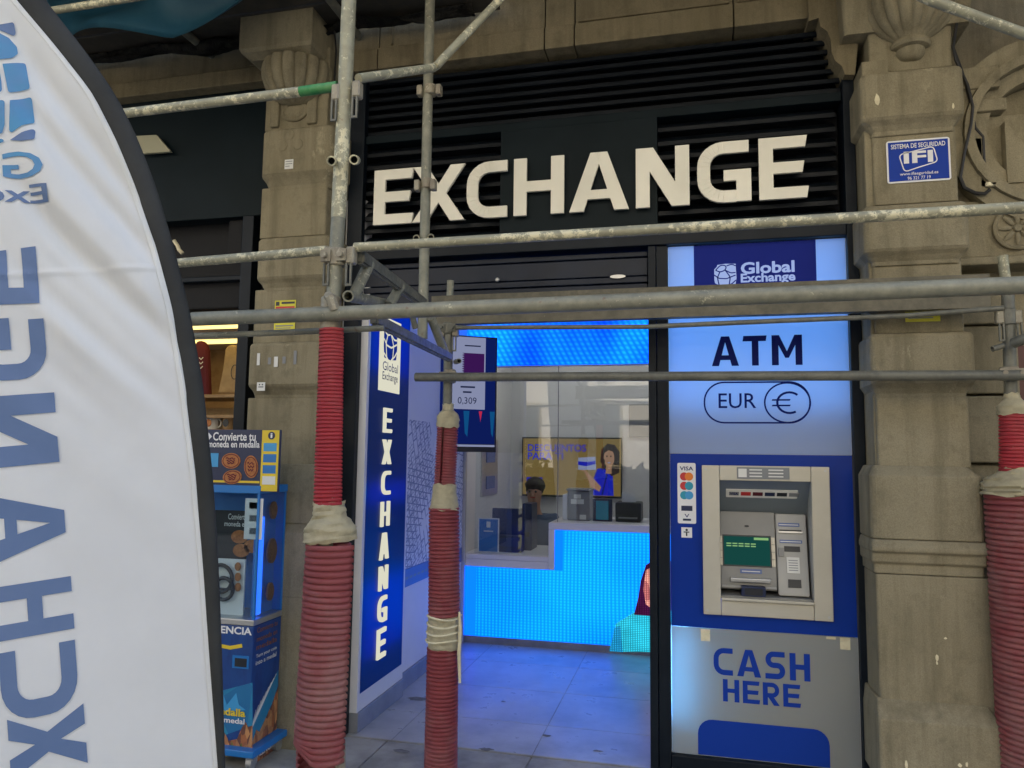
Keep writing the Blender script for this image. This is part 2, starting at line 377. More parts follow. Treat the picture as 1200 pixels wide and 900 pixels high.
def ell(cx, cy, a, b, n=24, rot=0):
    return [(cx+a*math.cos(t)*math.cos(rot)-b*math.sin(t)*math.sin(rot), cy+a*math.cos(t)*math.sin(rot)+b*math.sin(t)*math.cos(rot)) for t in [2*math.pi*k/n for k in range(n)]]
def rect(x0, x1, y0, y1): return [(x0, y0), (x1, y0), (x1, y1), (x0, y1)]
def fillet(P, r, n=6):
    out = [P[0]]
    for i in range(1, len(P)-1):
        a, b, c = Vector(P[i-1]), Vector(P[i]), Vector(P[i+1])
        d1, d2 = (a-b).normalized(), (c-b).normalized()
        ang = d1.angle(d2); L = min(r/math.tan(ang/2), (a-b).length*.49 if i > 1 else (a-b).length*.95, (c-b).length*.49 if i < len(P)-2 else (c-b).length*.95); rr = L*math.tan(ang/2)
        cen = b+(d1+d2).normalized()*(rr/math.sin(ang/2)); s, e = b+d1*L-cen, b+d2*L-cen
        tot = s.angle(e); sg = 1 if s.x*e.y-s.y*e.x > 0 else -1; a0 = math.atan2(s.y, s.x)
        for k in range(n+1):
            t = a0+sg*tot*k/n; out.append((cen.x+rr*math.cos(t), cen.y+rr*math.sin(t)))
    out.append(P[-1]); return out
def stroke(P, t, closed=False):
    P = [Vector(p) for p in P]; n = len(P); L, Rr = [], []
    for i, p in enumerate(P):
        if closed: d = (P[(i+1) % n]-P[i-1]).normalized()
        else: d = (P[min(i+1, n-1)]-P[max(i-1, 0)]).normalized()
        nn = Vector((-d.y, d.x)); L.append(tuple(p+nn*t/2)); Rr.append(tuple(p-nn*t/2))
    if closed: return [[L[i], L[(i+1) % n], Rr[(i+1) % n], Rr[i]] for i in range(n)]
    return [[L[i], L[i+1], Rr[i+1], Rr[i]] for i in range(n-1)]
def glyph(ch, w=.8, t=.185, s=.225, cut=.03):
    if ch == 'E': return [[(0,0),(w,0),(w+cut,t),(s,t),(s,.5-t/2),(w-.06,.5-t/2),(w-.06+cut,.5+t/2),(s,.5+t/2),(s,1-t),(w-cut*.4,1-t),(w+cut*.6,1),(0,1)]]
    if ch == 'H': return [[(0,0),(s,0),(s,.5-t/2),(w-s,.5-t/2),(w-s,0),(w,0),(w,1),(w-s,1),(w-s,.5+t/2),(s,.5+t/2),(s,1),(0,1)]]
    if ch == 'X':
        q = s*1.18; return [[(0,0),(q,0),(w/2,.5-.17),(w-q,0),(w,0),(w/2+.14,.5),(w,1),(w-q,1),(w/2,.5+.17),(q,1),(0,1),(w/2-.14,.5)]]
    if ch == 'C': return stroke(fillet([(w,1-t/2),(s/2,1-t/2),(s/2,t/2),(w,t/2)], .30), t*1.08)
    if ch == 'G': return stroke(fillet([(w-cut,1-t/2),(s/2,1-t/2),(s/2,t/2),(w-s,t/2)], .30), t*1.08)+[[(w-s,0),(w,0),(w,.53),(.5*w,.53),(.5*w,.53-t),(w-s,.53-t)]]
    if ch == 'N':
        k = .36; return [[(0,0),(s,0),(s,1-k-.04),(w-s*1.25,0),(w,0),(w,1),(w-s,1),(w-s,k+.04),(s*1.25,1),(0,1)]]
    if ch == 'M': return [[(0,0),(s,0),(s,.66),(w/2-.06,.24),(w/2+.06,.24),(w-s,.66),(w-s,0),(w,0),(w,1),(w-s*1.1,1),(w/2,.46),(s*1.1,1),(0,1)]]
    if ch == 'T': return [[(w/2-s/2,0),(w/2+s/2,0),(w/2+s/2,1-t),(w-cut,1-t),(w,1),(cut*0,1),(-cut,1-t),(w/2-s/2,1-t)]]
    if ch == 'A':
        c, ya, h1, h2, q, a = w/2, .80, .20, .36, s*1.08, .14
        xi = lambda y: q+(c-q)*y/ya
        left = [(0,0),(q,0),(xi(h1),h1),(c,h1),(c,h2),(xi(h2),h2),(c,ya),(c,1),(c-a,1)]
        return [left, [(w-x, y) for x, y in left][::-1]]
    if ch == 'S': return stroke(fillet([(w-.02,1-t/2),(s/2,1-t/2),(s/2,.5),(w-s/2,.5),(w-s/2,t/2),(0,t/2)], .24), t*1.08)
    if ch == 'R': return [rect(0,s,0,1)]+stroke(fillet([(s,1-t/2),(w-s/2,1-t/2),(w-s/2,.44),(s,.44)], .25), t*1.05)+[[(.32*w,.352),(w-s*1.18,0),(w,0),(.66*w,.352)]]
def fit(polys, x0, x1, y0, y1):
    A = [p for P in polys for p in P]; ax, bx = min(p[0] for p in A), max(p[0] for p in A); ay, by = min(p[1] for p in A), max(p[1] for p in A)
    f = lambda p: (x0+(p[0]-ax)/(bx-ax)*(x1-x0), y0+(p[1]-ay)/(by-ay)*(y1-y0))
    return [[f(p) for p in P] for P in polys]
def word(txt, x0, x1, y0, y1, gap=.16):           # a word in the heavy square letters, fitted to a rectangle
    out, x = [], 0
    for ch in txt:
        w = {'A': .92, 'M': 1.0, 'T': .78, 'N': .84, 'X': .88}.get(ch, .76)
        out += [[(x+a, b) for a, b in P] for P in glyph(ch, w)]; x += w+gap
    return fit(out, x0, x1, y0, y1)
def text(body, o, ux, uy, x0, x1, y0, y1, mat, parent, th=.0015, bold=.0, name='lettering', ext=False, spacing=1.0):
    cu = bpy.data.curves.new('t', 'FONT'); cu.body = body; cu.offset = bold; cu.resolution_u = 3; cu.space_line = spacing
    to = bpy.data.objects.new('t', cu); COL.objects.link(to); dg = bpy.context.evaluated_depsgraph_get(); dg.update()
    me = bpy.data.meshes.new_from_object(to.evaluated_get(dg)); bpy.data.objects.remove(to); bpy.data.curves.remove(cu)
    vs = [v.co for v in me.vertices]; ax, bx = min(v.x for v in vs), max(v.x for v in vs); ay, by = min(v.y for v in vs), max(v.y for v in vs)
    o, ux, uy = Vector(o), Vector(ux), Vector(uy); n = ux.cross(uy).normalized()
    bm = bmesh.new(); bm.from_mesh(me); bpy.data.meshes.remove(me)
    for v in bm.verts:
        v.co = o+ux*(x0+(v.co.x-ax)/(bx-ax)*(x1-x0))+uy*(y0+(v.co.y-ay)/(by-ay)*(y1-y0))+n*th
    return ob(name, bm, mat, parent) if not ext else bm
def logo_blob(n=5):
    return [(.06,.0),(.5,-.03),(.94,.02),(1.0,.35),(.98,.70),(.97,1.0),(.5,1.02),(.14,.98),(.12,.90),(.0,.78),(.0,.3)]
def logo(o, ux, uy, x0, x1, y0, y1, m1, m2, parent, th=.001, fn=None):
    w, h = x1-x0, y1-y0; sc = lambda P: [(x0+a*w, y0+b*h) for a, b in P]
    L = []
    for P in ([(.06,.74),(.3,.98),(.56,.92),(.50,.72),(.25,.64),(.06,.74)], [(.50,.72),(.75,.58),(.96,.60)], [(.56,.92),(.8,.99),(.97,.9)],
              [(.0,.52),(.2,.36),(.55,.33),(.96,.48)], [(.25,.64),(.14,.4),(.22,.0)], [(.5,.72),(.72,.4),(.66,.0)], [(.02,.12),(.2,.02),(.3,-.02)], [(.55,-.02),(.8,.1),(.97,.25)]):
        L += stroke(sc(fillet(P, .25, 4)), .05*h)
    a = ob('logo_globe', plate([sc(logo_blob())], o, ux, uy, th), m1, parent)
    b = ob('logo_lines', plate(L, o, ux, uy, th+.001, th+.001), m2, parent)
    return a, b
EX, EZ = Vector((1,0,0)), Vector((0,0,1))
def noisy(bm, amp, sc):
    for v in bm.verts: v.co += noise.noise_vector(v.co*sc)*amp

EX_, EY_ = Vector((1, 0, 0)), Vector((0, 1, 0))
MT['stain'] = mk('dried_dirt', (.15, .145, .135), .9, 0, (.22, .215, .20), 30)
# ------------------------------------------------------------------ the setting: ground, room
bm = bmesh.new(); addbox(bm, -150, 150, -150, 60, -.6, -.03); struct(ob('ground', bm, 'asphalt'))
pav = struct(ob('pavement', B((-6, 4, -3.0, -.02, -.028, -.012)), 'slab'))
slab = None
for i in range(-5, 4):
    for j in range(2):
        x0 = -.81+i*.8+(.4 if j else 0); y1 = -.024-j*.6
        o = ob('paving_slab', B((x0+.004, x0+.796, y1-.592, y1, -.012, .0+random.uniform(-.002, .002)), bev=.003, seg=1), 'slab', pav)
fl = struct(ob('floor', B((-1.93, .62, -.015, 4.2, -.028, -.0025)), 'slab'))
ys = [-.01, .43, 1.03, 1.63, 2.23]
for i in range(-2, 3):
    for a, b in zip(ys, ys[1:]):
        x0 = max(-.81+i*.78, -1.925); x1 = min(-.81+(i+1)*.78, .61)
        if x1-x0 < .05: continue
        ob('floor_tile', B((x0+.002, x1-.002, a+.002, b-.002, -.002, .0), bev=.0008, seg=1), 'tile', fl)
LW = -1.86
rs = random.Random(5)
for (px, py, r_) in ((489, 819, .05), (640, 862, .02), (570, 878, .026), (700, 880, .018), (590, 822, .012), (470, 880, .03)):
    c = ptz(px, py, .0012); P = [(c.x+r_*(.6+.6*rs.random())*math.cos(a)*1.5, c.y+r_*(.5+.5*rs.random())*math.sin(a)) for a in [2*math.pi*k/14 for k in range(14)]]
    ob('floor_stain', plate([P], (0, 0, .0012+rs.random()*.0004), EX_, EY_, 0, 0), 'stain', fl)
wl = struct(ob('left_wall', B((LW-.12, LW, .02, 4.2, -.02, 3.05)), 'white_wall'))
struct(ob('back_wall', B((LW, .62, 3.78, 3.9, -.02, 3.05)), 'white_wall'))
struct(ob('right_wall', B((.50, .62, .30, 3.78, -.02, 3.05)), 'white_wall'))
struct(ob('ceiling', B((LW, .62, .20, 3.78, 2.92, 3.02)), 'white_wall'))
ob('skirting', B((LW, LW+.02, .66, 2.1, .0, .11), bev=.003, seg=1), 'skirt', wl)

# ------------------------------------------------------------------ opposite side of the street (seen only as reflections)
ah = thing('opposite_building', 'pale sandy apartment block across the street behind the viewer', 'building', (0, -17, 0))
ob('facade_wall', B((-22, 22, -19, -17, 0, 15)), 'facade', ah)
for i in range(-7, 8):
    for j in range(4):
        f = ob('window', B((i*2.8-.6, i*2.8+.6, -17, -16.93, 1.2+j*3.4, 3.4+j*3.4), bev=.02, seg=1), 'stone', ah)
        ob('pane', B((i*2.8-.5, i*2.8+.5, -16.93, -16.9, 1.3+j*3.4, 3.3+j*3.4)), 'pane', f)

hd = thing('street_hedge', 'long dark clipped hedge along the far side of the street behind the viewer', 'hedge', (0, -10, 0))  # unseen dark mass, added only to darken the lower reflections in the glass
bm = bmesh.new(); rr_ = random.Random(3)
for k in range(2600):
    c_ = Vector((rr_.uniform(-14, 14), -10+rr_.uniform(-.4, .4), rr_.uniform(.05, 1.45))); d1 = Vector((rr_.uniform(-1, 1), rr_.uniform(-1, 1), rr_.uniform(-1, 1))).normalized(); d2 = d1.cross(Vector((.3, .5, .8))).normalized(); z_ = rr_.uniform(.10, .2)
    bm.faces.new([bm.verts.new(c_+d1*z_), bm.verts.new(c_+d2*z_*.6), bm.verts.new(c_-d1*z_), bm.verts.new(c_-d2*z_*.6)])
lf = ob('foliage', bm, mk('dark_leaves', (.035, .055, .022), .6, 0, (.06, .08, .03), 3), hd); lf['kind'] = 'stuff'
ob('hedge_core', B((-14, 14, -10.25, -9.75, .0, 1.25)), 'net', hd)

# ------------------------------------------------------------------ stone building
bld = thing('stone_building', 'old tan stone facade with banded pillars, carved capitals and lintels', 'building', (0, 0, 0))
ob('upper_storeys', B((-14, 14, .125, .62, 4.43, 16), (-14, 14, .625, 6, 3.12, 16)), 'stone', bld)
ob('side_wing', B((2.605, 14, .0, 6, -.03, 4.425), (-14, -5.21, .0, 6, -.03, 4.425)), 'stone', bld)
ob('inner_pier', B((-2.19, LW-.125, .13, 4, -.03, 3.115)), 'stone', bld)
def pillar(name, blocks, yb, mat, cav=.012):
    root = None
    for (yt, ybm, xl, xr, yc, Yf, kind, rad, x2l, x2r) in blocks:
        # pixels of the block's front face on the plane Yf: top, bottom, left and right edge
        zt, zb = zz(yc, yt, Yf), zz(yc, ybm, Yf); ym = (yt+ybm)/2
        a, b = xx(xl, ym, Yf), xx(xr, ym, Yf); a2, b2 = xx(x2l, ym, Yf), xx(x2r, ym, Yf)
        g = .003
        if kind == 'band':               # proud band, coved foot
            cz = zb+(zt-zb)*.22
            secs = [(zb+g, a2, b2, Yf+.05, yb, rad*.6), (zb+(cz-zb)*.35, a2+.006*0, b2, Yf+.045, yb, rad*.6), (zb+(cz-zb)*.7, (a+a2)/2, (b+b2)/2, Yf+.028, yb, rad), (cz, a, b, Yf+.008, yb, rad), (cz+.012, a, b, Yf, yb, rad), (zt-.02, a, b, Yf, yb, rad), (zt-.006, a+.006, b-.006, Yf+.006, yb, rad), (zt-g*0, a+.018, b-.018, Yf+.022, yb, rad*.8)]
        elif kind == 'chamfer':           # band with a sloping top
            cz = zt-(zt-zb)*.14
            secs = [(zb+g, a, b, Yf, yb, rad), (cz, a, b, Yf, yb, rad), (zt, a2, b2, Yf+.05, yb, rad*.6)]
        elif kind == 'plinth':
            cz = zz(yc, 848, Yf); secs = [(zb+g, a, b, Yf, yb, rad), (cz, a, b, Yf, yb, rad), (cz+.004, a+.002, b-.002, Yf+.003, yb, rad), (zt, a2, b2, Yf+.07, yb, rad*.6)]
        elif kind == 'mould':
            h = zt-zb; secs = [(zb+g, a+.01, b-.01, Yf+.03, yb, rad*.5), (zb+h*.3, a+.01, b-.01, Yf+.03, yb, rad*.5), (zb+h*.36, a, b, Yf+.012, yb, rad*.5), (zb+h*.62, a, b, Yf+.004, yb, rad*.5), (zb+h*.68, a-.004, b+.004, Yf-.014, yb, rad*.5), (zb+h*.8, a-.004, b+.004, Yf-.016, yb, rad*.5), (zt, a+.004, b-.004, Yf+.008, yb, rad*.5)]
        else:
            secs = [(zb+g*.0, a, b, Yf, yb, rad), (zb+.004, a, b, Yf, yb, rad), (zt-.004, a, b, Yf, yb, rad), (zt, a+.002, b-.002, Yf+.002, yb, rad)]
        bm = loft(secs)
        e = bm.edges[:]
        o = ob(name if root is None else 'stone_block', bm, mat, root or bld)
        mod = o.modifiers.new('edge', 'BEVEL'); mod.width = .006; mod.segments = 2; mod.limit_method = 'ANGLE'; mod.angle_limit = R(35)
        for p in o.data.polygons: p.use_smooth = False
        root = root or o
    return root
PB = .10
pr_ = pillar('pillar', [
    (828, 930, 1031, 1181, 1090, -.33, 'plinth', .015, 1034, 1168),
    (675, 829, 1029, 1166, 1085, -.26, 'plain', .012, 0, 0),
    (634, 676, 1023, 1160, 1080, -.29, 'mould', .03, 0, 0),
    (546, 634, 1021, 1155, 1080, -.28, 'chamfer', .035, 1028, 1141),
    (465, 547, 1028, 1137, 1075, -.23, 'plain', .012, 0, 0),
    (389, 466, 1021, 1145, 1075, -.28, 'band', .032, 1028, 1137),
    (307, 390, 1024, 1129, 1070, -.22, 'plain', .012, 0, 0),
    (237, 308, 1013, 1138, 1070, -.28, 'band', .035, 1024, 1129),
    (152, 238, 1023, 1122, 1070, -.22, 'plain', .012, 0, 0),
    (80, 153, 1009, 1132, 1065, -.28, 'band', .035, 1023, 1122),
    (-70, 82, 1016, 1114, 1065, -.16, 'plain', .01, 0, 0)], PB, 'stone')
# right capital: fluted vase with a knob, carved on the pillar's neck
cx = xx(1069, 40, -.2); zk = zz(1069, 62, -.24)
bm = bmesh.new()
px_m = 275.0
prof = [(.028, 0), (.045, .006), (.058, .02), (.066, .04), (.064, .055), (.085, .062), (.092, .075), (.088, .088), (.076, .095), (.082, .105), (.125, .13), (.165, .17), (.19, .22), (.198, .27), (.20, .42)]
addlathe(bm, prof, (cx, -.15, zk), 160, lambda r, z, a: r*(1+min(1, max(0, (z-.1)/.03))*(.03-.13*(1-abs(math.sin(a*9)))**2)))
bmesh.ops.recalc_face_normals(bm, faces=bm.faces[:]); ob('fluted_corbel', bm, 'stone', pr_, True)
ob('capital_block', loft([(zk+.16, cx-.30, cx+.26, -.18, PB, .02), (zk+.8, cx-.34, cx+.30, -.30, PB, .02)]), 'stone', pr_)
pl_ = pillar('pillar', [
    (700, 930, 286, 372, 340, -.27, 'plain', .02, 0, 0),
    (612, 701, 284, 377, 340, -.27, 'chamfer', .04, 288, 374),
    (544, 613, 285, 376, 340, -.24, 'plain', .02, 0, 0),
    (466, 545, 288, 372, 340, -.20, 'plain', .012, 0, 0),
    (400, 467, 288, 377, 340, -.25, 'band', .045, 292, 372),
    (338, 401, 297, 380, 345, -.20, 'plain', .012, 0, 0),
    (276, 339, 298, 386, 345, -.25, 'band', .05, 303, 380),
    (218, 277, 305, 382, 345, -.20, 'plain', .012, 0, 0),
    (148, 219, 304, 390, 345, -.25, 'band', .05, 309, 382),
    (60, 150, 312, 385, 345, -.16, 'plain', .01, 0, 0)], PB, 'stone')
cx = xx(345, 100, -.2); zk = zz(345, 113, -.22)
bm = bmesh.new()
addlathe(bm, [(.05, -.03), (.10, -.01), (.15, .02), (.18, .06), (.197, .11), (.202, .16), (.195, .20), (.17, .215)], (cx, -.16, zk), 144, lambda r, z, a: r*(1.04-.13*(1-abs(math.sin(a*8)))**2))
bmesh.ops.recalc_face_normals(bm, faces=bm.faces[:]); ob('fluted_corbel', bm, 'stone', pl_, True)
zc = zz(340, 50, -.34); xa, xb = xx(281, 30, -.34), xx(366, 30, -.34)
ob('capital_block', loft([(zc-.045, xa+.05, xb-.04, -.28, PB, .006), (zc-.04, xa+.045, xb-.035, -.285, PB, .006), (zc-.02, xa+.012, xb-.01, -.33, PB, .006), (zc, xa, xb, -.34, PB, .006), (zc+.7, xa, xb, -.34, PB, .006)]), 'stone', pl_)
zo = zz(345, 130, -.17); cxx = xx(345, 130, -.17)
bm = bmesh.new()
addlathe(bm, [(.085, 0), (.085, .014), (.07, .022), (.062, .016), (.05, .014), (.02, .03)], (0, 0, 0), 28); bm.transform(Matrix.Translation((cxx, -.158, zo)) @ Matrix.Rotation(R(90), 4, 'X') @ Matrix.Scale(.75, 4, (0, 1, 0)))
bmesh.ops.recalc_face_normals(bm, faces=bm.faces[:]); ob('carved_rosette', bm, 'stone', pl_, True)
for k, (a, b) in enumerate(((318, 328), (360, 372))):
    x0, x1 = xx(a, 130, -.165), xx(b, 130, -.165); ob('carved_drop', B((x0, x1, -.18, -.14, zo-.09, zo+.08), bev=.012), 'stone', pl_, True)
# small raised rosettes on the second band
for a, b in ((339, 158), (331, 171), (349, 169)):
    p = pt(a, b, -.25); bm = bmesh.new(); addlathe(bm, [(.035, 0), (.03, .006), (.015, .008)], (0, 0, 0), 16); bm.transform(Matrix.Translation(p+Vector((0, .003, 0))) @ Matrix.Rotation(R(90), 4, 'X')); bmesh.ops.recalc_face_normals(bm, faces=bm.faces[:]); ob('carved_rosette', bm, 'stone', pl_, True)

# lintel over the exchange opening: blocks with a sunk panel
zl = 3.812; xl0, xl1 = -1.97, .64
lint = None
cuts = [xl0, xx(443, 40, -.06), xx(638, 30, -.06), xx(673, 30, -.06), xx(860, 30, -.06), .66]
for a, b in zip(cuts, cuts[1:]):
    o = ob('lintel' if lint is None else 'stone_block', B((a+.003, b-.003, -.06, .12, zl, zl+.13), bev=.005), 'stone_dark', lint or bld); lint = lint or o
    ob('stone_block', B((a+.003, b-.003, -.035, .12, zl+.133, zl+.36), bev=.004), 'stone_dark', lint)
    ob('stone_block', B((a+.003, b-.003, -.06, .12, zl+.363, zl+.60), bev=.005), 'stone_dark', lint)
for a, b in ((3, 1), (4, 1)): ob('moulding', B((cuts[a]+.02, cuts[a+b]-.02 if a+b < len(cuts) else .6, -.046, -.03, zl+.145, zl+.16), bev=.004), 'stone_dark', lint)
xi = xx(460, 40, -.05); ob('moulding', B((xi-.012, xi+.0, -.05, -.03, zl+.15, zl+.35), bev=.003), 'stone_dark', lint)
# carved bracket in the right corner of the opening (profile cut)
P = [(.585, 3.84), (.72, 3.81)]
px = [(946, 30), (958, 26), (960, 36), (968, 42), (972, 52), (973, 66), (977, 76), (985, 82), (988, 92), (1000, 92), (1003, 60), (1003, -40), (946, -40)]
prof = [(xx(a, b, -.05), zz(a, b, -.05)) for a, b in px]
ob('carved_bracket', plate([prof], (0, -.05, 0), EX, EZ, .04, -.15), 'stone_dark', lint)
ob('jamb_block', B((.8305, .95, -.205, .12, -.02, zz(1004, 92, -.04)), bev=.006), 'stone', pr_)
for y in (280, 420, 560, 720):
    pass
# lintel of the left bay, sunk panel
zl2 = zz(160, 112, -.08)
lb = ob('lintel', B((-5.2, -2.52, -.08, .12, zl2, zl2+.10), bev=.006), 'stone_dark', bld)
ob('stone_block', B((-5.2, -2.62, -.05, .12, zl2+.103, zl2+.30), bev=.004), 'stone_dark', lb)
ob('stone_block', B((-5.2, -2.52, -.08, .12, zl2+.303, zl2+.42), bev=.006), 'stone_dark', lb)
ob('stone_block', B((-2.617, -2.525, -.08, .12, zl2+.103, zl2+.30), bev=.006), 'stone_dark', lb)
# the bay right of the right pillar
rb = ob('right_bay_wall', B((1.20, 2.6, .02, .3, -.02, zz(1150, 300, -.05)), bev=.004), 'stone', bld)
yb = [(330, 380), (382, 462), (464, 543), (545, 640), (642, 700)]
for k, (a, b) in enumerate(yb):
    Y = (-.12, -.10, -.13, -.10, -.12)[k]
    ob('stone_block', B((1.18, xx(1193, 400, Y), Y, .02, zz(1150, b, Y)+.003, zz(1150, a, Y)), bev=.008), 'stone', rb)
zb0, zb1 = zz(1150, 307, -.12), zz(1150, 240, -.12)
ob('stone_block', B((1.18, 2.6, -.12, .05, zb0+.02, zb1+.02), bev=.008), 'stone', rb)
ob('moulding', B((1.18, 2.6, -.15, .05, zb0-.02, zb0+.018), bev=.010), 'stone', rb)
zb2 = zz(1150, 135, -.10); ob('stone_block', B((1.18, 2.6, -.08, .05, zb1+.023, zb2), bev=.008), 'stone', rb)
for k, (a, b, Y) in enumerate(((133, 118, -.14), (118, 108, -.11), (108, 82, -.16))):
    ob('moulding', B((1.18, xx(1178-k*4, 120, -.12), Y, .05, zz(1150, a, -.12)+.002, zz(1150, b, -.12)), bev=.008), 'stone', rb)
pc = pt(1232, 150, -.14)
for k, (r1, r2, Y) in enumerate(((.26, .325, -.12), (.328, .37, -.17), (.373, .45, -.15), (0.0, .257, -.03))):
    bm = bmesh.new(); n = 48; vs = []
    for i in range(n):
        a = 2*math.pi*i/n
        vs.append([bm.verts.new((pc.x+r*math.cos(a), y, pc.z+r*math.sin(a))) for r, y in ((max(r1, .001), .04), (max(r1, .001), Y), (r2, Y), (r2, .04))])
    for i in range(n):
        for j in range(3): bm.faces.new((vs[i][j], vs[(i+1) % n][j], vs[(i+1) % n][j+1], vs[i][j+1]))
    bmesh.ops.recalc_face_normals(bm, faces=bm.faces[:]); ob('arch_moulding', bm, 'stone', rb)
ob('dark_recess', B((1.14, 2.6, .34, .5, zz(1150, 82, 0), 5)), 'stone_dark', rb)
p = pt(1191, 268, -.13); bm = bmesh.new()
addlathe(bm, [(.10, 0), (.10, .02), (.088, .026), (.08, .014), (.02, .016), (.015, .03)], (0, 0, 0), 40); 
bm.transform(Matrix.Translation(p+Vector((0, .008, 0))) @ Matrix.Rotation(R(90), 4, 'X')); bmesh.ops.recalc_face_normals(bm, faces=bm.faces[:])
ro = ob('carved_rosette', bm, 'stone', rb, True)
for k in range(8):
    a = k*math.pi/4; bm = bmesh.new(); bmesh.ops.create_uvsphere(bm, u_segments=8, v_segments=6, radius=1)
    bm.transform(Matrix.Translation(p+Vector((math.cos(a)*.05, -.012, math.sin(a)*.05))) @ Matrix.Rotation(-a, 4, 'Y') @ Matrix.Diagonal((.03, .010, .012, 1))); ob('petal', bm, 'stone', ro, True)
bm = plate([[(0, 0), (.24, 0), (.24, .05), (.12, .11), (.03, .26), (0, .30)]], pt(1178, 217, -.10), EX, EZ, .03, -.05); ob('carved_panel', bm, 'stone', rb)
ob('door_panel', B((xx(1191, 440, -.05), 2.4, -.06, .0, zz(1195, 478, -.05), zz(1195, 405, -.05)), bev=.006), 'door_wood', rb)

# ------------------------------------------------------------------ shop front: black frame, louvres, shutter box
sf = thing('shop_front', 'black metal shop front with louvred top and folded shutter', 'shop front', (-.6, 0, 0))
zt = zz(600, 290, 0); 
XL, XP0, XP1, XR0, XR1 = LW-.09, -.205, -.115, .775, .828
zTop = 3.80; zTr0 = zz(785, 289, 0); zTr1 = zz(785, 276, 0)
Z_H = zz(600, 342, 0)
ob('centre_post', B((XP0, -.165, -.03, .10, .0, zTr0), bev=.003), 'black_frame', sf)
ob('centre_post', B((-.162, XP1+.012, -.022, .10, .0, zTr0), bev=.003), 'black_frame', sf)
ob('right_post', B((XR0, XR1, -.035, .12, .0, zTop), bev=.004), 'black_frame', sf)
ob('left_post', B((XL, LW+.004, -.03, .02, .0, zTop), bev=.004), 'black_frame', sf)
ob('transom', B((LW+.006, XR0-.002, -.04, .10, zTr0+.002, zTr1+.03), bev=.004), 'black_frame', sf)
ob('bottom_rail', B((XP1+.014, XR0-.002, -.03, .10, .02, .082), bev=.003), 'black_frame', sf)
ob('pale_threshold', B((XP1+.014, XR0-.002, -.035, .10, .0, .018), bev=.002), 'stone', sf)
ob('louvre_backing', B((XL-.15, XR1+.3, .13, .16, zTr1, zTop+.6)), 'black', sf)
lv = ob('louvre', B((XL, XR0-.003, .10, .128, zTop-.02, zTop+.01)), 'black_frame', sf)
zs = zz(600, 152, 0)                     # seam between the upper and the lower louvres
ob('seam_rail', B((LW+.006, XR0-.002, -.012, .10, zs-.012, zs+.036), bev=.003), 'sign_back', sf)
def slat_mesh(x0, x1, h):
    bm = bmesh.new(); n = 7; c = [(.016, -.012), (.0, -.010), (.0, .012), (.012, h*.30), (.040, h*.60), (.075, h*.84)]
    A = [bm.verts.new((x0, y, z)) for y, z in c]; Bv = [bm.verts.new((x1, y, z)) for y, z in c]
    for k in range(len(c)-1): bm.faces.new((A[k], Bv[k], Bv[k+1], A[k+1]))
    bmesh.ops.solidify(bm, geom=bm.faces[:], thickness=.004); return bm
def slats(x0, x1, z0, z1, n):
    first = None
    for k in range(n):
        h = (z1-z0)/n
        if first is None: o = first = ob('slat', slat_mesh(x0, x1, h), 'slat', lv)
        else: o = first.copy(); COL.objects.link(o); o.parent = lv
        o.location = (0, .01, z0+k*h+.015)
slats(LW+.006, XR0-.002, zs+.04, zTop, 7)
xs0, xs1 = xx(587, 210, 0), xx(771, 210, 0)
slats(LW+.006, xs0, zTr1+.034, zs-.014, 8); slats(xs1, XR0-.03, zTr1+.034, zs-.014, 8)
ob('sign_backing', B((xs0+.002, xs1-.002, -.022, .10, zTr1+.032, zs-.014), bev=.002), 'sign_back', sf)
# shutter box above the doorway: curtain slats
sh = ob('shutter', B((LW+.006, XP0-.002, .06, .09, Z_H-.05, zTr0)), 'black_frame', sf)
zcur = [zTr0-.012, zz(600, 309, .02), zz(600, 330, .02), zz(600, 338, .02), Z_H-.045]
for k, (a, b) in enumerate(zip(zcur, zcur[1:])):
    ob('shutter_slat', B((LW+.008, XP0-.004, .012+.006*(k % 2), .055, b+.003, a-.002), bev=.004), 'shutter', sh)
p = pt(724, 324, .0); ob('shutter_badge', plate([ell(0, 0, .042, .010)], p, EX, EZ, .002), 'silver', sh)
p = pt(583, 328, .0); bm = bmesh.new(); addlathe(bm, [(.012, 0), (.012, .008), (.006, .012)], (0, 0, 0), 14); bm.transform(Matrix.Translation(p) @ Matrix.Rotation(R(90), 4, 'X')); ob('lock', bm, 'silver', sh)

# ------------------------------------------------------------------ EXCHANGE letters
es = thing('exchange_sign', 'large cream raised letters reading EXCHANGE on the black louvres', 'sign', (-.6, 0, 2.89))
zA, zB = zz(690, 247.5, -.06), zz(690, 179, -.06)
for ch, a, b in (('E', 438.5, 485), ('X', 483.8, 545), ('C', 547, 594.5), ('H', 602, 661), ('A', 667, 737), ('N', 745, 808), ('G', 817, 880.5), ('E', 889.5, 948)):
    x0, x1 = xx(a, 210, -.06), xx(b, 210, -.06)
    o = ob('letter', plate(fit(glyph(ch, (x1-x0)/(zB-zA)), x0, x1, zA, zB), (0, -.06, 0), EX, EZ, .0, -.018), 'letter', es)
    o.modifiers.new('edge', 'BEVEL').width = .0015

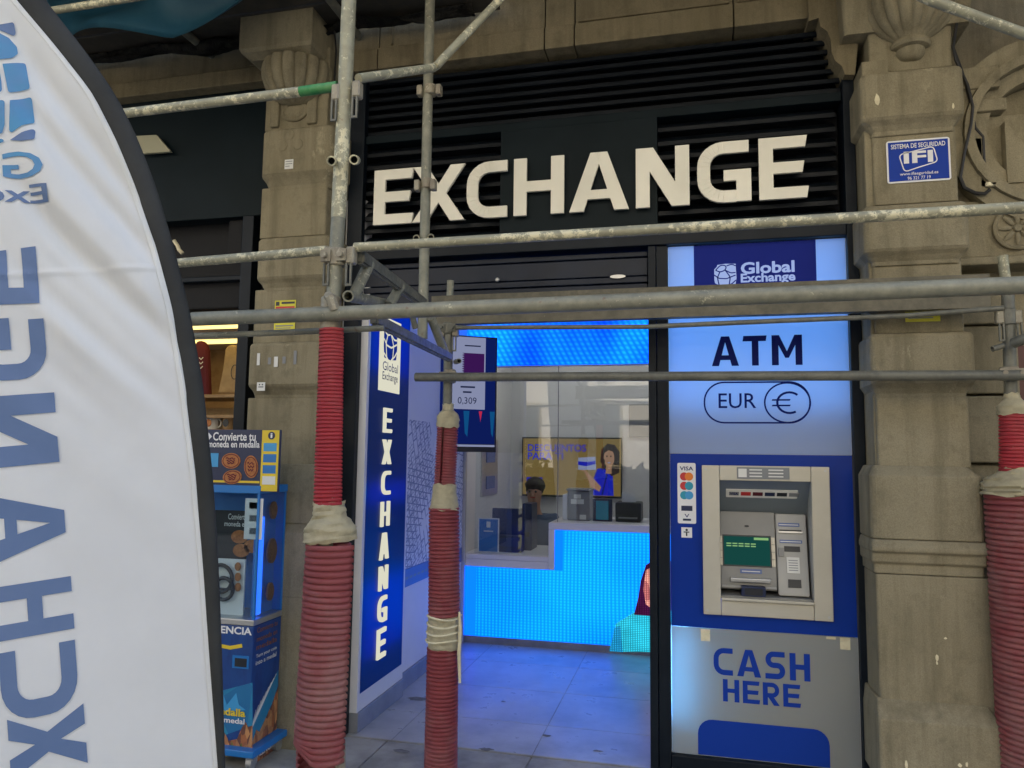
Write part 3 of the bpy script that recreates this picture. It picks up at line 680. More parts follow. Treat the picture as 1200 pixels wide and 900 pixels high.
# ------------------------------------------------------------------ ATM sign panel (light box)
ap = thing('atm_sign_panel', 'tall backlit blue and white panel reading ATM and CASH HERE', 'sign', (.33, 0, .1))
x0, x1 = XP1+.016, XR0-.004
zu0, zu1 = zz(787, 531, 0), zTr0-.004            # white upper part
zl0, zl1 = .086, zz(890, 740, 0)
def lightbox(x0, x1, z0, z1, mat, parent, strips, smat, nm='lit_panel', sheet=None):
    ob(nm, B((x0, x1, -.004, .0, z0, z1)), mat, parent)
    bm = bmesh.new(); d = .09
    addbox(bm, x0, x1, d, d+.004, z0, z1); addbox(bm, x0-.003, x0-.001, .001, d, z0, z1); addbox(bm, x1+.001, x1+.003, .001, d, z0, z1); addbox(bm, x0, x1, .001, d, z1+.0005, z1+.002); addbox(bm, x0, x1, .001, d, z0-.002, z0-.0005)
    hb = ob('light_box', bm, 'white', parent)
    for s_ in strips: ob('led_strip', B(s_), smat, hb)
    if sheet: ob('led_sheet', B(sheet), 'led_sheet', hb)
lightbox(x0, x1, zu0, zu1, 'acrylic', ap, [(x0+.05, x0+.06, .06, .07, zu0+.30, zu1-.25)], 'led_strip2', 'lit_panel', (x0+.01, x1-.01, .082, .086, zu0+.22, zu1-.01))
lightbox(x0, x1, zl0, zl1, 'acrylic_grey', ap, [(x0+.035, x0+.05, .070, .078, zl0+.16, zl1-.03)], 'led_strip', 'grey_panel')
ax0, ax1 = xx(823.5, 640, -.03), xx(974.5, 640, -.03); az1, az0 = zz(890, 546, -.03), zz(890, 723.5, -.03)
ob('blue_panel', B((x0, ax0+.02, -.006, .0, zl1+.002, zu0-.002), (ax1-.02, x1, -.006, .0, zl1+.002, zu0-.002), (ax0+.02, ax1-.02, -.006, .0, zl1+.002, az0+.02), (ax0+.02, ax1-.02, -.006, .0, az1-.02, zu0-.002)), 'deep_blue', ap)
# header and lettering
hx0, hx1, hz0 = xx(813, 300, 0), xx(956, 300, 0), zz(880, 378, 0)
hz0 = zz(880, 352, 0)
ob('header_panel', B((hx0, hx1, -.0055, -.0045, hz0, zu1)), 'header_blue', ap)
Fr = (0, -.0046, 0)
lz0, lz1 = zz(850, 335.5, 0), zz(850, 310, 0)
logo((0, -.0060, 0), EX, EZ, xx(837, 322, 0), xx(863, 322, 0), lz0, lz1, 'lit_pale', 'header_blue', ap)
text('Global', (0, -.0060, 0), EX, EZ, xx(868, 316, 0), xx(931, 316, 0), zz(900, 320.5, 0), zz(900, 306.5, 0), 'lit_pale', ap, .001, .03)
text('Exchange', (0, -.0060, 0), EX, EZ, xx(868, 330, 0), xx(932, 330, 0), zz(900, 333.5, 0), zz(900, 319.8, 0), 'lit_pale', ap, .001, .03)
ob('lettering', plate(word('ATM', xx(834, 412, 0), xx(940, 412, 0), zz(887, 428.5, 0), zz(887, 393.5, 0)), Fr, EX, EZ, .001, .001), 'navy_print', ap)
text('EUR', Fr, EX, EZ, xx(842, 470, 0), xx(886, 470, 0), zz(865, 478.5, 0), zz(865, 461, 0), 'navy_print', ap, .001, .004)
pa = fillet([(xx(886, 448, 0), zz(886, 448, 0)), (xx(825.5, 448, 0), zz(860, 448, 0)), (xx(825.5, 495, 0), zz(860, 495.5, 0)), (xx(949, 495, 0), zz(890, 495.5, 0)), (xx(949, 448, 0), zz(890, 448, 0)), (xx(886, 448, 0), zz(890, 448, 0))], .0985, 10)
ob('pill_outline', plate(stroke(pa, .008), Fr, EX, EZ, .001, .001), 'navy_print', ap)
c = pt(922.5, 472, 0); ob('ring_outline', plate(stroke(ell(c.x, c.z, .108, .1, 40), .008, True), Fr, EX, EZ, .0022, .0022), 'navy_print', ap)
arc = [(c.x+.010+.058*math.cos(R(t)), c.z+.052*math.sin(R(t))) for t in range(48, 314, 14)]
eu = stroke(arc, .011)
ob('euro_sign', plate(eu, Fr, EX, EZ, .001, .001), 'navy_print', ap)
ob('euro_sign', plate([[(c.x-.075, c.z+k-.004), (c.x+.012, c.z+k-.004), (c.x+.016, c.z+k+.004), (c.x-.071, c.z+k+.004)] for k in (-.014, .014)], Fr, EX, EZ, .0016, .0016), 'navy_print', ap)
def line_word(txt, xa, xb, xm, ya, yb): return word(txt, xx(xa, ya, 0), xx(xb, yb, 0), zz(xm, yb, 0), zz(xm, ya, 0))
ob('lettering', plate(line_word('CASH', 836, 949.5, 890, 762, 794), Fr, EX, EZ, .0015, .0015), 'blue_print', ap)
ob('lettering', plate(line_word('HERE', 847, 938.5, 890, 798.5, 825), Fr, EX, EZ, .0015, .0015), 'blue_print', ap)
bx0, bx1, bzt = xx(818, 870, 0), xx(972, 870, 0), zz(890, 848, 0)
ob('rounded_block', plate([fillet([(bx0, zl0+.004), (bx0, bzt), (bx1, bzt), (bx1, zl0+.004)], .07, 6)], Fr, EX, EZ, .0015, .0015), 'blue_print', ap)
for a, b, c_, d in ((821, 832, 737, 751), (968, 979, 746, 749), (984, 996, 747, 761)):
    tg = tag(ob('tape_patch', plate([rect(xx(a, c_, 0), xx(b, c_, 0), zz((a+b)/2, d, 0), zz((a+b)/2, c_, 0))], Fr, EX, EZ, .0015), 'tape'), {821: 'pale tape patch at the panel corner left above CASH', 968: 'thin pale tape scrap under the blue panel right of CASH', 984: 'square pale tape patch at the right end of the grey panel'}[a], 'tape patch', 'tape patches on the grey panel')

# ------------------------------------------------------------------ the ATM itself
am = thing('atm', 'champagne metal cash machine set in the blue panel', 'cash machine', (.36, 0, .76))
ax0, ax1 = xx(823.5, 640, -.03), xx(974.5, 640, -.03); az1, az0 = zz(890, 546, -.03), zz(890, 723.5, -.03)
fw = .085; fy = -.035
ob('frame_side', B((ax0, ax0+fw, fy, -.007, az0, az1), bev=.004), 'atm_frame', am)
ob('frame_side', B((ax1-fw, ax1, fy, -.007, az0, az1), bev=.004), 'atm_frame', am)
ob('frame_top', B((ax0+fw+.001, ax1-fw-.001, fy+.003, -.007, az1-.075, az1), bev=.004), 'atm_frame', am)
ob('frame_bottom', B((ax0+fw+.001, ax1-fw-.001, fy+.003, -.007, az0, az0+.072), bev=.004), 'atm_frame', am)
ob('frame_sill', B((ax0+fw+.001, ax1-fw-.001, fy-.012, .0, az0+.074, az0+.088), bev=.003), 'atm_frame', am)
ix0, ix1, iz0, iz1 = ax0+fw, ax1-fw, az0+.088, az1-.075
bm = bmesh.new()                           # recess: visor slope, slanted keyboard shelf, side cheeks
def quad(bm, *P): bm.faces.new([bm.verts.new(p) for p in P])
zf = iz1-.20; D = .15
ob('visor', plate([], (0,0,0), EX, EZ) if False else B((ix0+.001, ix1-.001, D+.002, D+.012, zf, iz1)), 'atm_inner', am)
bm = bmesh.new(); quad(bm, (ix0, -.006, iz1), (ix1, -.006, iz1), (ix1, D, zf+.03), (ix0, D, zf+.03)); bmesh.ops.solidify(bm, geom=bm.faces[:], thickness=.004); ob('visor_slope', bm, 'atm_inner', am)
for a_, b_ in ((ix0-.006, ix0-.001), (ix1+.001, ix1+.006)): ob('recess_cheek', B((a_, b_, -.0065, .21, iz0-.01, iz1+.01)), 'atm_light', am)
ob('recess_floor', B((ix0-.0009, ix1+.0009, .0005, .194, iz0-.012, iz0-.0045)), 'atm_inner', am)
# main console: leaning back, from the shelf to the visor
zc0, zc1 = iz0+.03, zf+.035; xs = ix0+(ix1-ix0)*.635
def console(x0, x1, y0, y1, za, zb): 
    bm = bmesh.new(); v = [bm.verts.new(q) for q in ((x0, y0, za), (x1, y0, za), (x1, y1, zb), (x0, y1, zb), (x0, .2, za), (x1, .2, za), (x1, .2, zb), (x0, .2, zb))]
    for f in ((0,1,2,3), (0,3,7,4), (1,5,6,2), (3,2,6,7), (0,4,5,1)): bm.faces.new([v[i] for i in f])
    bmesh.ops.recalc_face_normals(bm, faces=bm.faces[:]); bmesh.ops.bevel(bm, geom=bm.edges[:], offset=.004, segments=2, affect='EDGES'); return bm
cn = ob('console', console(ix0+.004, xs, .05, .13, zc0, zc1), 'atm_inner', am)
cu = Vector((0, .08, zc1-zc0)).normalized(); co_ = Vector((ix0, .05, zc0))
H_ = zc1-zc0
def con(a0, a1, b0, b1, mat, nm, par, th=.004, org=None): return ob(nm, plate([rect(a0, a1, b0, b1)], org or co_, EX, cu, th, -.002), mat, par)
wC = xs-ix0
scr = con(.022, wC-.028, .118, .262, 'p_green', 'screen', cn, .003)
con(.016, wC-.022, .111, .269, 'dark', 'screen_bezel', cn, .002)
ob('screen_print', plate([rect(.035+k*.030, .035+k*.030+.024, z_, z_+.006) for z_ in (.222, .210) for k in range(5)], co_, EX, cu, .0042, .0042), 'p_greenlit', scr)
con(wC*.62, wC-.034, .246, .258, 'p_greenlit', 'screen_tab', scr, .0042)
for k in range(4):
    con(.001, .015, .116+k*.037, .150+k*.037, 'atm_frame', 'soft_key', cn, .006); con(wC-.021, wC-.004, .116+k*.037, .150+k*.037, 'atm_frame', 'soft_key', cn, .006)
con(wC*.36, wC*.74, .078, .100, 'label_blue', 'label_strip', cn)
p = co_+EX*(wC*.5)+cu*.315; ob('camera_eye', plate([ell(0, 0, .012, .005)], p, EX, cu, .004), 'dark', cn)
# card column, standing proud
ob('recess_back', B((ix0, ix1, .195, .205, iz0-.005, iz1)), 'atm_inner', am)
cc = ob('card_column', console(xs+.004, ix1-.010, .03, .115, iz0+.012, zf+.03), 'atm_light', am)
co2 = Vector((xs+.004, .03, iz0+.022)); cu2 = Vector((0, .085, zf-iz0)).normalized(); wK = ix1-xs-.014
def con2(a0, a1, b0, b1, mat, nm, th=.004): return ob(nm, plate([rect(a0*wK, a1*wK, b0, b1)], co2, EX, cu2, th, -.002), mat, cc)
con2(.08, .78, .330, .348, 'label_blue', 'label_strip'); con2(.10, .84, .305, .314, 'dark', 'receipt_slot', .002); con2(.08, .86, .297, .305, 'silver', 'slot_lip', .012)
con2(.10, .84, .247, .263, 'label_blue', 'label_strip'); con2(.24, .76, .205, .232, 'dark', 'card_slot', .003); con2(.05, .22, .180, .222, 'atm_inner', 'slot_guide', .016)
con2(.30, .72, .10, .178, 'paper', 'notice', .003); con2(.30, .72, .10, .178, 'silver', 'notice_frame', .002); con2(.32, .74, .03, .07, 'dark', 'barcode_reader', .003)
# shelf, keypad flap and cash slot
ob('console_lip', B((ix0+.01, xs-.004, .040, .056, zc0+.006, zc0+.016), bev=.003), 'atm_light', am)
ob('shelf', B((ix0+.002, ix1-.002, .002, .19, iz0-.004, iz0+.004)), 'atm_inner', am)
ob('cash_slot', B((ix0+.05, xs-.03, .034, .075, zc0+.036, zc0+.056), bev=.004), 'silver', am)
ob('keypad_flap', B((ix0+.10, ix0+.215, -.005, .05, iz0+.004, iz0+.052), bev=.004), 'navy', am)
ob('keypad', B((ix0+.115, ix0+.20, -.008, -.004, iz0+.012, iz0+.045), bev=.001, seg=1), 'dark', am)
ob('top_label', B((ix0+.085, ix1-.10, fy-.001, fy+.003, iz1+.010, iz1+.068)), 'label_blue' and 'grey', am)
lab = am.children[-1]; lab.data.materials[0] = mk('pale_blue_label', (.30, .35, .38), .4)
for k in range(6): ob('label_line', B((ix0+.145+(k % 2)*.09, ix0+.205+(k % 2)*.10, fy-.002, fy-.0012, iz1+.052-(k//2)*.016, iz1+.058-(k//2)*.016)), 'paper', lab)
ob('label_badge', plate([rect(0, .04, 0, .042)], (ix0+.092, fy-.0012, iz1+.018), EX, EZ, .001), 'paper', lab)
# strip of card marks under the visor
zv = iz1-.055; 
sm = Vector((0, D+.006, zf+.03-iz1)).normalized(); oV = Vector((ix0, -.006, iz1))
vn = -sm
strip = ob('card_strip', plate([rect(.035, ix1-ix0-.055, -.115, -.060)], oV, EX, vn, .004), 'paper', am)
for k, mt in enumerate(('grey', 'red', 'maroon', 'navy', 'dark', 'grey')): ob('card_mark', plate([rect(.05+k*.058, .05+k*.058+.048, -.10, -.076)], oV, EX, vn, .0055), mt, strip)

# card stickers left of the machine
cs = thing('card_sticker', 'white upright sticker with VISA and card symbols left of the cash machine', 'sticker', pt(804, 612, -.006))
sx0, sx1 = xx(794, 578, -.006), xx(815.5, 578, -.006); sz0, sz1 = zz(804, 613.5, -.006), zz(804, 542.5, -.006)
o_ = (0, -.006, 0)
ob('sticker_sheet', plate([fillet([(sx0+.03, sz0), (sx0, sz0), (sx0, sz1), (sx1, sz1), (sx1, sz0), (sx0+.03, sz0)], .008, 4)], o_, EX, EZ, .0012), 'white', cs)
hs = (sz1-sz0)/6; sc_ = (sx0+sx1)/2
text('VISA', o_, EX, EZ, sx0+.012, sx1-.012, sz1-hs*.75, sz1-hs*.35, 'navy_print', cs, .0025, .02)
for k, (m1, m2) in enumerate((('red', 'orange'), ('red', 'teal'), ('teal', 'sky_blue'))):
    zc_ = sz1-hs*(1.35+k*.93)
    ob('card_mark', plate([ell(sc_-.012, zc_, .021, .021)], o_, EX, EZ, .002), m1, cs); ob('card_mark', plate([ell(sc_+.012, zc_, .021, .021)], o_, EX, EZ, .0026), m2, cs)
ob('card_mark', plate([rect(sx0+.018, sx1-.018, sz0+hs*1.25, sz0+hs*1.75)], o_, EX, EZ, .002), 'navy', cs)
text('V', o_, EX, EZ, sc_-.012, sc_+.012, sz0+hs*.6, sz0+hs*.95, 'navy_print', cs, .0025, .01); ob('card_mark', plate([rect(sc_-.02, sc_+.02, sz0+hs*.28, sz0+hs*.48)], o_, EX, EZ, .002), 'navy', cs)
st = thing('accessibility_sticker', 'small square white sticker just under the card symbols', 'sticker', pt(805, 624, -.006))
a, b = xx(798.5, 624, -.006), xx(811, 624, -.006); z0_, z1_ = zz(805, 630, -.006), zz(805, 618, -.006)
ob('sticker_sheet', plate([rect(a, b, z0_, z1_)], o_, EX, EZ, .0012), 'white', st)
ob('figure_mark', plate([ell((a+b)/2, z1_-.013, .006, .006), rect((a+b)/2-.015, (a+b)/2+.013, z1_-.026, z1_-.021), rect((a+b)/2-.004, (a+b)/2+.003, z0_+.008, z1_-.0265)], o_, EX, EZ, .002), 'dark', st)

# security plate on the right pillar
ip = thing('security_plate', 'blue and white IFI security alarm plate on the right pillar', 'sign', pt(1076, 213, -.225))
ix, iz = pt(1039, 188, -.225).x, pt(1076, 213, -.225).z; iw = xx(1114, 188, -.225)-ix; ih = zz(1076, 163, -.225)-iz
o_ = (ix, -.222, iz); 
ob('plate_edge', plate([fillet([(iw/2, 0), (0, 0), (0, ih), (iw, ih), (iw, 0), (iw/2, 0)], .012, 4)], o_, EX, EZ, .003), 'white', ip)
ob('plate_face', plate([rect(.008, iw-.008, .008, ih-.008)], o_, EX, EZ, .0042), 'blue_print', ip)
text('SISTEMA DE SEGURIDAD', o_, EX, EZ, .02, iw-.02, ih*.80, ih*.91, 'white', ip, .0055, .012)
text('IFI', o_, EX, EZ, iw*.27, iw*.73, ih*.44, ih*.72, 'white', ip, .0055, .03)
ob('logo_outline', plate(stroke(fillet([(iw*a_, ih*b_) for a_, b_ in ((.50, .335), (.275, .245), (.195, .66), (.74, .80), (.80, .44), (.50, .335))], .016, 4), .005), o_, EX, EZ, .0055, .0055), 'white', ip)
text('www.ifiseguridad.es', o_, EX, EZ, iw*.2, iw*.80, ih*.145, ih*.235, 'white', ip, .0055, .008); text('96 321 77 19', o_, EX, EZ, iw*.32, iw*.68, ih*.055, ih*.13, 'white', ip, .0055, .008)

# ------------------------------------------------------------------ inside: wall sign
ws = thing('wall_light_sign', 'tall narrow blue light sign with EXCHANGE down the inner left wall', 'sign', (LW, .3, .2))
UY, UZ = Vector((0, 1, 0)), EZ
ya, yb = .055, .665; za, zb = .205, 2.62
xw = LW+.05
ob('sign_case', B((LW, xw-.003, .02, ya-.003, .11, zb), (LW, xw-.003, yb+.003, yb+.03, .11, zb), (LW, xw-.003, ya-.003, yb+.003, .11, za-.003)), 'white_wall', ws)
ob('sign_face', B((xw-.004, xw, ya, yb, za, zb)), 'acrylic_blue', ws)
hb = ob('light_box', B((LW+.001, LW+.004, ya, yb, za, zb)), 'white', ws)
for z, h_ in ((.38, .42), (2.05, .45), (1.25, .12)): ob('led_strip', B((LW+.008, LW+.012, ya+.02, yb-.02, z, z+h_)), 'led_deep', hb)
ob('plinth', B((LW, LW+.055, .02, .695, 0, .108), bev=.003), 'skirt', ws)
def UYp(px, py): return ptx(px, py, xw)
# frame on the wall: +Y runs away from the street, seen left to right
oW = (xw, 0, 0)
lg0 = (UYp(441, 380).y, UYp(467, 470).y)
yb0, yb1 = .17, .50
z_lb0, z_lb1 = UYp(453, 459).z, UYp(453, 372).z
# the sign's plane faces +X: frame axes Y and Z give the normal +X
ob('logo_plate', plate([rect(yb0, yb1, z_lb0, z_lb1)], oW, UY, UZ, .003), 'lit_cream', ws)
lh = z_lb1-z_lb0
logo(oW, UY, UZ, yb0+.06, yb1-.06, z_lb0+lh*.45, z_lb0+lh*.93, 'blue_print', 'lit_cream', ws, .004)
text('Global', oW, UY, UZ, yb0+.05, yb1-.04, z_lb0+lh*.28, z_lb0+lh*.40, 'dark', ws, .005, .0); text('Exchange', oW, UY, UZ, yb0+.05, yb1-.04, z_lb0+lh*.12, z_lb0+lh*.26, 'dark', ws, .005, .006)
lets = [(478, 507), (515, 544), (552, 580), (588, 617), (625, 656), (664, 692), (700, 730), (738, 772)]
for k, ch in enumerate('EXCHANGE'):
    a, b = lets[k]; xc = 451-8*(k/7.0)-.0
    z1, z0 = UYp(xc, a).z, UYp(xc, b).z; yc = .315; 
    ob('letter', plate(fit(glyph(ch, .72, .15, .175), yc-.062, yc+.062, z0, z1), oW, UY, UZ, .014, .001), 'lit_cream', ws)
# city map wallpaper
mp = thing('wall_map', 'pale line drawn city street map panel on the inner left wall', 'wall map', (LW, 1.5, .8))
ob('map_sheet', B((LW, LW+.006, .74, 2.06, zz(0, 0) if False else .78, 1.78)), 'map', mp)
ob('map_band', B((LW, LW+.008, .74, 2.06, .66, .778)), 'label_blue', mp)
ob('band_print', plate([rect(.80+k*.075, .80+k*.075+.055, .708, .726) for k in range(16)], (LW+.008, 0, 0), UY, UZ, .001, .001), 'grey', mp)
ob('map_edge', B((LW, LW+.03, 2.065, 2.10, .0, 2.28), bev=.004), 'silver', mp)

# counter with LED front (low left part, high right part)
CY = 2.12
cn_ = thing('counter', 'white stepped teller counter with glowing blue screen front', 'counter', (-1.1, CY, 0))
xc0, xc1, xc2 = LW+.002, xx(643, 640, CY), .498
hl, hh = zz(600, 651, CY), zz(690, 614, CY)
zbk = zz(660, 755, CY)
ob('counter_body', B((xc0, xc2, CY+.02, CY+.75, 0.0, hl-.04), (xc1+.02, xc2, CY+.02, CY+.75, hl-.04, hh-.04)), 'counter', cn_)
ob('counter_top', B((xc0, xc1, CY-.012, CY+.78, hl-.038, hl), bev=.004), 'counter', cn_)
ob('counter_top', B((xc1, xc2, CY-.012, CY+.78, hh-.055, hh), bev=.004), 'counter', cn_)
ob('counter_riser', B((xc1, xc1+.05, CY-.012, CY+.70, hl-.10, hh-.057), bev=.003), 'counter', cn_)
ob('low_fascia', B((xc0, xc1-.002, CY-.012, CY+.018, hl-.10, hl-.04), bev=.003), 'counter', cn_)
ob('kick_plate', B((xc0, xc2, CY-.004, CY+.018, 0, .055)), 'skirt', cn_)
xe = xx(558, 700, CY)
ob('blue_end_panel', B((xc0, xe-.004, CY-.003, CY+.018, .058, hl-.104)), 'led_flat', cn_)  # white end panel; the blue light falling on it is put in as emission
ob('blue_end_panel', B((xc1+.053, xc1+.115, CY-.005, CY+.018, hl-.102, hh-.06)), 'led_flat', cn_)
ls = ob('led_screen', B((xe, xc1+.05, CY-.006, CY+.018, .058, hl-.104), (xc1+.0505, xc1+.1155, CY-.006, CY+.018, .058, hl-.104), (xc1+.118, xc2, CY-.006, CY+.018, .058, hh-.06)), 'led_counter', cn_)
# picture on the screen: woman with long dark hair in a teal top, cut by the door post
O_ = (0, CY-.006, 0); S_ = lambda a, b: (xx(a, b, CY), zz(a, b, CY))
ob('picture_top', plate([[S_(*q) for q in ((714, 763), (722, 730), (735, 722), (752, 712), (772, 706), (800, 712), (815, 765))]], O_, EX, EZ, .0015, .0015), 'p_teal', ls)
ob('picture_sleeve', plate([[S_(*q) for q in ((714, 763), (720, 735), (727, 733), (730, 764))]], O_, EX, EZ, .0022, .0022), 'p_tealdark', ls)
ob('picture_hair', plate([[S_(*q) for q in ((743, 720), (748, 700), (751, 680), (757, 662), (775, 650), (790, 660), (795, 712), (770, 722))]], O_, EX, EZ, .0029, .0029), 'p_hair', ls)
ob('picture_face', plate([[S_(*q) for q in ((754, 690), (757, 668), (772, 660), (784, 670), (782, 695), (772, 706), (768, 716), (757, 708))]], O_, EX, EZ, .0036, .0036), 'p_skin', ls)
ob('picture_cheek', plate([[S_(*q) for q in fillet([(754, 692), (755, 678), (760, 684), (764, 700), (757, 706), (754, 692)], 3, 3)[:-1]]], O_, EX, EZ, .0043, .0043), 'p_skin2', ls)
# LED band over the counter
bd = thing('led_band', 'long blue glowing screen band hung over the teller glass', 'screen', (-.7, CY, 2.3))
zb0_, zb1_ = zz(680, 427.5, CY), zz(680, 352, CY)
ob('led_screen', B((xc0, xc2, CY-.006, CY+.0, zb0_, zb1_)), 'led_band', bd)
ob('bulkhead', B((xc0, xc2, CY+.002, CY+.12, zb0_+.002, 2.918)), 'white_wall', bd)
# teller glass
tg = thing('teller_glass', 'clear glass panes with a thin joint above the counter', 'glass screen', (-.9, CY+.05, hl))
xj = xx(654, 520, CY+.05)
ob('glass_pane', B((xx(558, 520, CY+.05), xj-.002, CY+.05, CY+.058, hl+.002, zb0_)), 'glass', tg)
ob('glass_pane', B((xj+.002, xc2-.002, CY+.05, CY+.058, hh+.002, zb0_)), 'glass', tg)
ob('glass_joint', B((xj-.003, xj+.003, CY+.049, CY+.059, hh+.004, zb0_-.002)), 'grey', tg)
# ceiling lamps inside
for k, (x, y) in enumerate(((-1.1, 1.1), (-.2, 1.1), (-1.2, 3.0), (-.2, 3.0))):
    lp = thing('ceiling_lamp', 'square white ceiling light in the exchange office, ' + ('front left', 'front right', 'rear left', 'rear right')[k], 'ceiling lamp', (x, y, 2.9), 'ceiling lights in the office')
    ob('lamp_frame', B((x-.2, x+.2, y-.2, y+.2, 2.895, 2.918), bev=.003), 'white', lp); ob('lamp_panel', B((x-.16, x+.16, y-.16, y+.16, 2.885, 2.894)), 'lit_white' if k < 2 else 'lit_warm_white', lp)
# rates monitor, hung at an angle from the left wall
mo = thing('rates_monitor', 'wide black monitor showing the rate 0,309 hung by the left wall', 'monitor', pt(545, 460, 1.5))
pA, pB = pt(508.5, 460, 1.42), pt(582, 460, 1.68)
mu = Vector((pB.x-pA.x, pB.y-pA.y, 0)); mw = mu.length; mu.normalize(); zM0, zM1 = pt(545, 529.5, 1.55).z, pt(545, 393.5, 1.55).z
mh = zM1-zM0; oM = Vector((pA.x, pA.y, zM0)); mn = mu.cross(EZ)
bz = ob('monitor_case', plate([rect(0, mw, 0, mh)], oM, mu, EZ, .0, -.05), 'dark', mo)
s1 = ob('monitor_screen', plate([rect(.012, mw-.012, .06, mh-.014)], oM, mu, EZ, .001), 'p_curtain', mo)
ob('monitor_chin', plate([rect(.012, mw-.012, .040, .056)], oM, mu, EZ, .003), 'p_white', mo)
fx = lambda px: (px-508.5)/(582-508.5)*mw
fz = lambda py: (529.5-py)/136.0*mh
P_ = lambda a, b, c, d, m, n, th: ob(n, plate([rect(fx(a), fx(b), fz(d), fz(c))], oM, mu, EZ, th), m, s1)
P_(519, 568, 395, 480, 'p_white', 'page', .002)
ser = [(fx(566.5), fz(414)), (fx(566.5), fz(438)), ]
zg = [(fx(543 if k % 2 else 540), fz(438-24*k/18)) for k in range(19)]
ob('flag_field', plate([[(fx(566.5), fz(438)), (fx(566.5), fz(414))]+zg[::-1]], oM, mu, EZ, .003), 'p_maroon', s1)
text('0,309', oM, mu, EZ, fx(536), fx(558), fz(475), fz(466), 'p_text', s1, .0034)
for a, b, c, d in ((539, 556, 453, 455), (542, 552, 459, 461), (543, 562, 404.5, 406)): P_(a, b, c, d, 'p_text', 'text_line', .0034)
for a, b, m_ in ((543, 550, 'p_curtain2'), (574, 580, 'p_curtain2'), (561, 565, 'p_red')):
    ob('colour_fold', plate([[(fx(a), fz(482)), (fx(b), fz(482)), (fx(b-2), fz(512 if m_ != 'p_red' else 495)), (fx(a+2), fz(508 if m_ != 'p_red' else 493))]], oM, mu, EZ, .0018), m_, s1)
ob('wall_bracket', T([oM+mu*.1+EZ*(mh*.5)-mn*.05, Vector((LW, oM.y+.2, oM.z+mh*.5))], .02), 'dark', mo)
# offers screen on the back wall
BY = 3.77
of = thing('offers_screen', 'wide ochre wall screen reading DESCUENTOS PARA TI', 'screen', pt(670, 582, BY))
q0 = pt(612, 581, BY); q1 = pt(729, 513, BY); ow, oh = q1.x-q0.x, q1.z-q0.z; oO = Vector((q0.x, BY-.03, q0.z))
ob('screen_case', plate([rect(0, ow, 0, oh)], oO, EX, EZ, 0, -.029), 'dark', of)
s2 = ob('screen_picture', plate([rect(.012, ow-.012, .02, oh-.014)], oO, EX, EZ, .001), 'p_ochre', of)
text('DESCUENTOS', oO, EX, EZ, ow*.06, ow*.65, oh*.76, oh*.88, 'p_blue', s2, .003, .02); text('PARA TI', oO, EX, EZ, ow*.06, ow*.42, oh*.62, oh*.74, 'p_blue', s2, .003, .02)
E_ = lambda n, m_, P, th: ob(n, plate([[(ow*a, oh*b) for a, b in P]], oO, EX, EZ, th), m_, s2)
E_('picture_gift', 'p_white', [(.57, .46), (.75, .46), (.74, .68), (.57, .66)], .002); E_('picture_bow', 'p_blue', [(.57, .54), (.65, .52), (.74, .56), (.74, .61), (.66, .59), (.57, .60)], .003)
E_('picture_dress', 'p_blue', [(.72, .04), (.92, .04), (.91, .42), (.84, .50), (.76, .48), (.72, .30)], .002)
E_('picture_arm', 'p_face', [(.58, .45), (.63, .44), (.70, .18), (.78, .10), (.80, .18), (.70, .36), (.64, .46)], .003)
E_('picture_hair', 'p_darkhair', [(.79, .60), (.80, .80), (.86, .90), (.93, .88), (.98, .76), (.975, .42), (.90, .36), (.84, .46)], .0035); E_('picture_neck', 'p_face', [(.84, .40), (.90, .40), (.90, .55), (.85, .55)], .0042)
E_('picture_face', 'p_face', ell(.875, .66, .052, .150), .005)
E_('picture_fringe', 'p_darkhair', [(.815, .70), (.83, .82), (.875, .86), (.93, .80), (.945, .68), (.915, .765), (.87, .79), (.835, .75)], .0062)
for a_ in (.855, .893): E_('picture_eye', 'p_darkhair', ell(a_, .69, .008, .014, 10), .006)
E_('picture_smile', 'p_white', [(.858, .585), (.875, .57), (.893, .585), (.875, .595)], .006)
E_('picture_hair_side', 'p_darkhair', [(.80, .46), (.815, .68), (.835, .62), (.83, .48)], .0062)
E_('picture_fold', 'p_curtain', [(.80, .05), (.815, .05), (.86, .38), (.85, .40)], .003)
E_('picture_card', 'p_blue', [(.05, .05), (.21, .05), (.21, .32), (.05, .32)], .002); E_('picture_card', 'p_white', [(.10, .17), (.17, .17), (.17, .30), (.10, .30)], .003)
# brochure holder on the left wall
bh = thing('brochure_holder', 'clear upright holder with blue leaflets beside the monitor', 'leaflet holder', ptx(580, 580, LW))
y0b, y1b = 2.62, 3.2; z0b, z1b = ptx(580, 579, LW).z, ptx(580, 515, LW).z
ob('holder_back', B((LW, LW+.012, y0b, y1b, z0b, z1b), bev=.003), 'silver', bh); hgt = z1b-z0b
for a, b in ((.12, .34), (.58, .92)): ob('leaflet', B((LW+.013, LW+.02, y0b+.14, y1b-.14, z0b+hgt*a, z0b+hgt*b)), 'label_blue', bh)
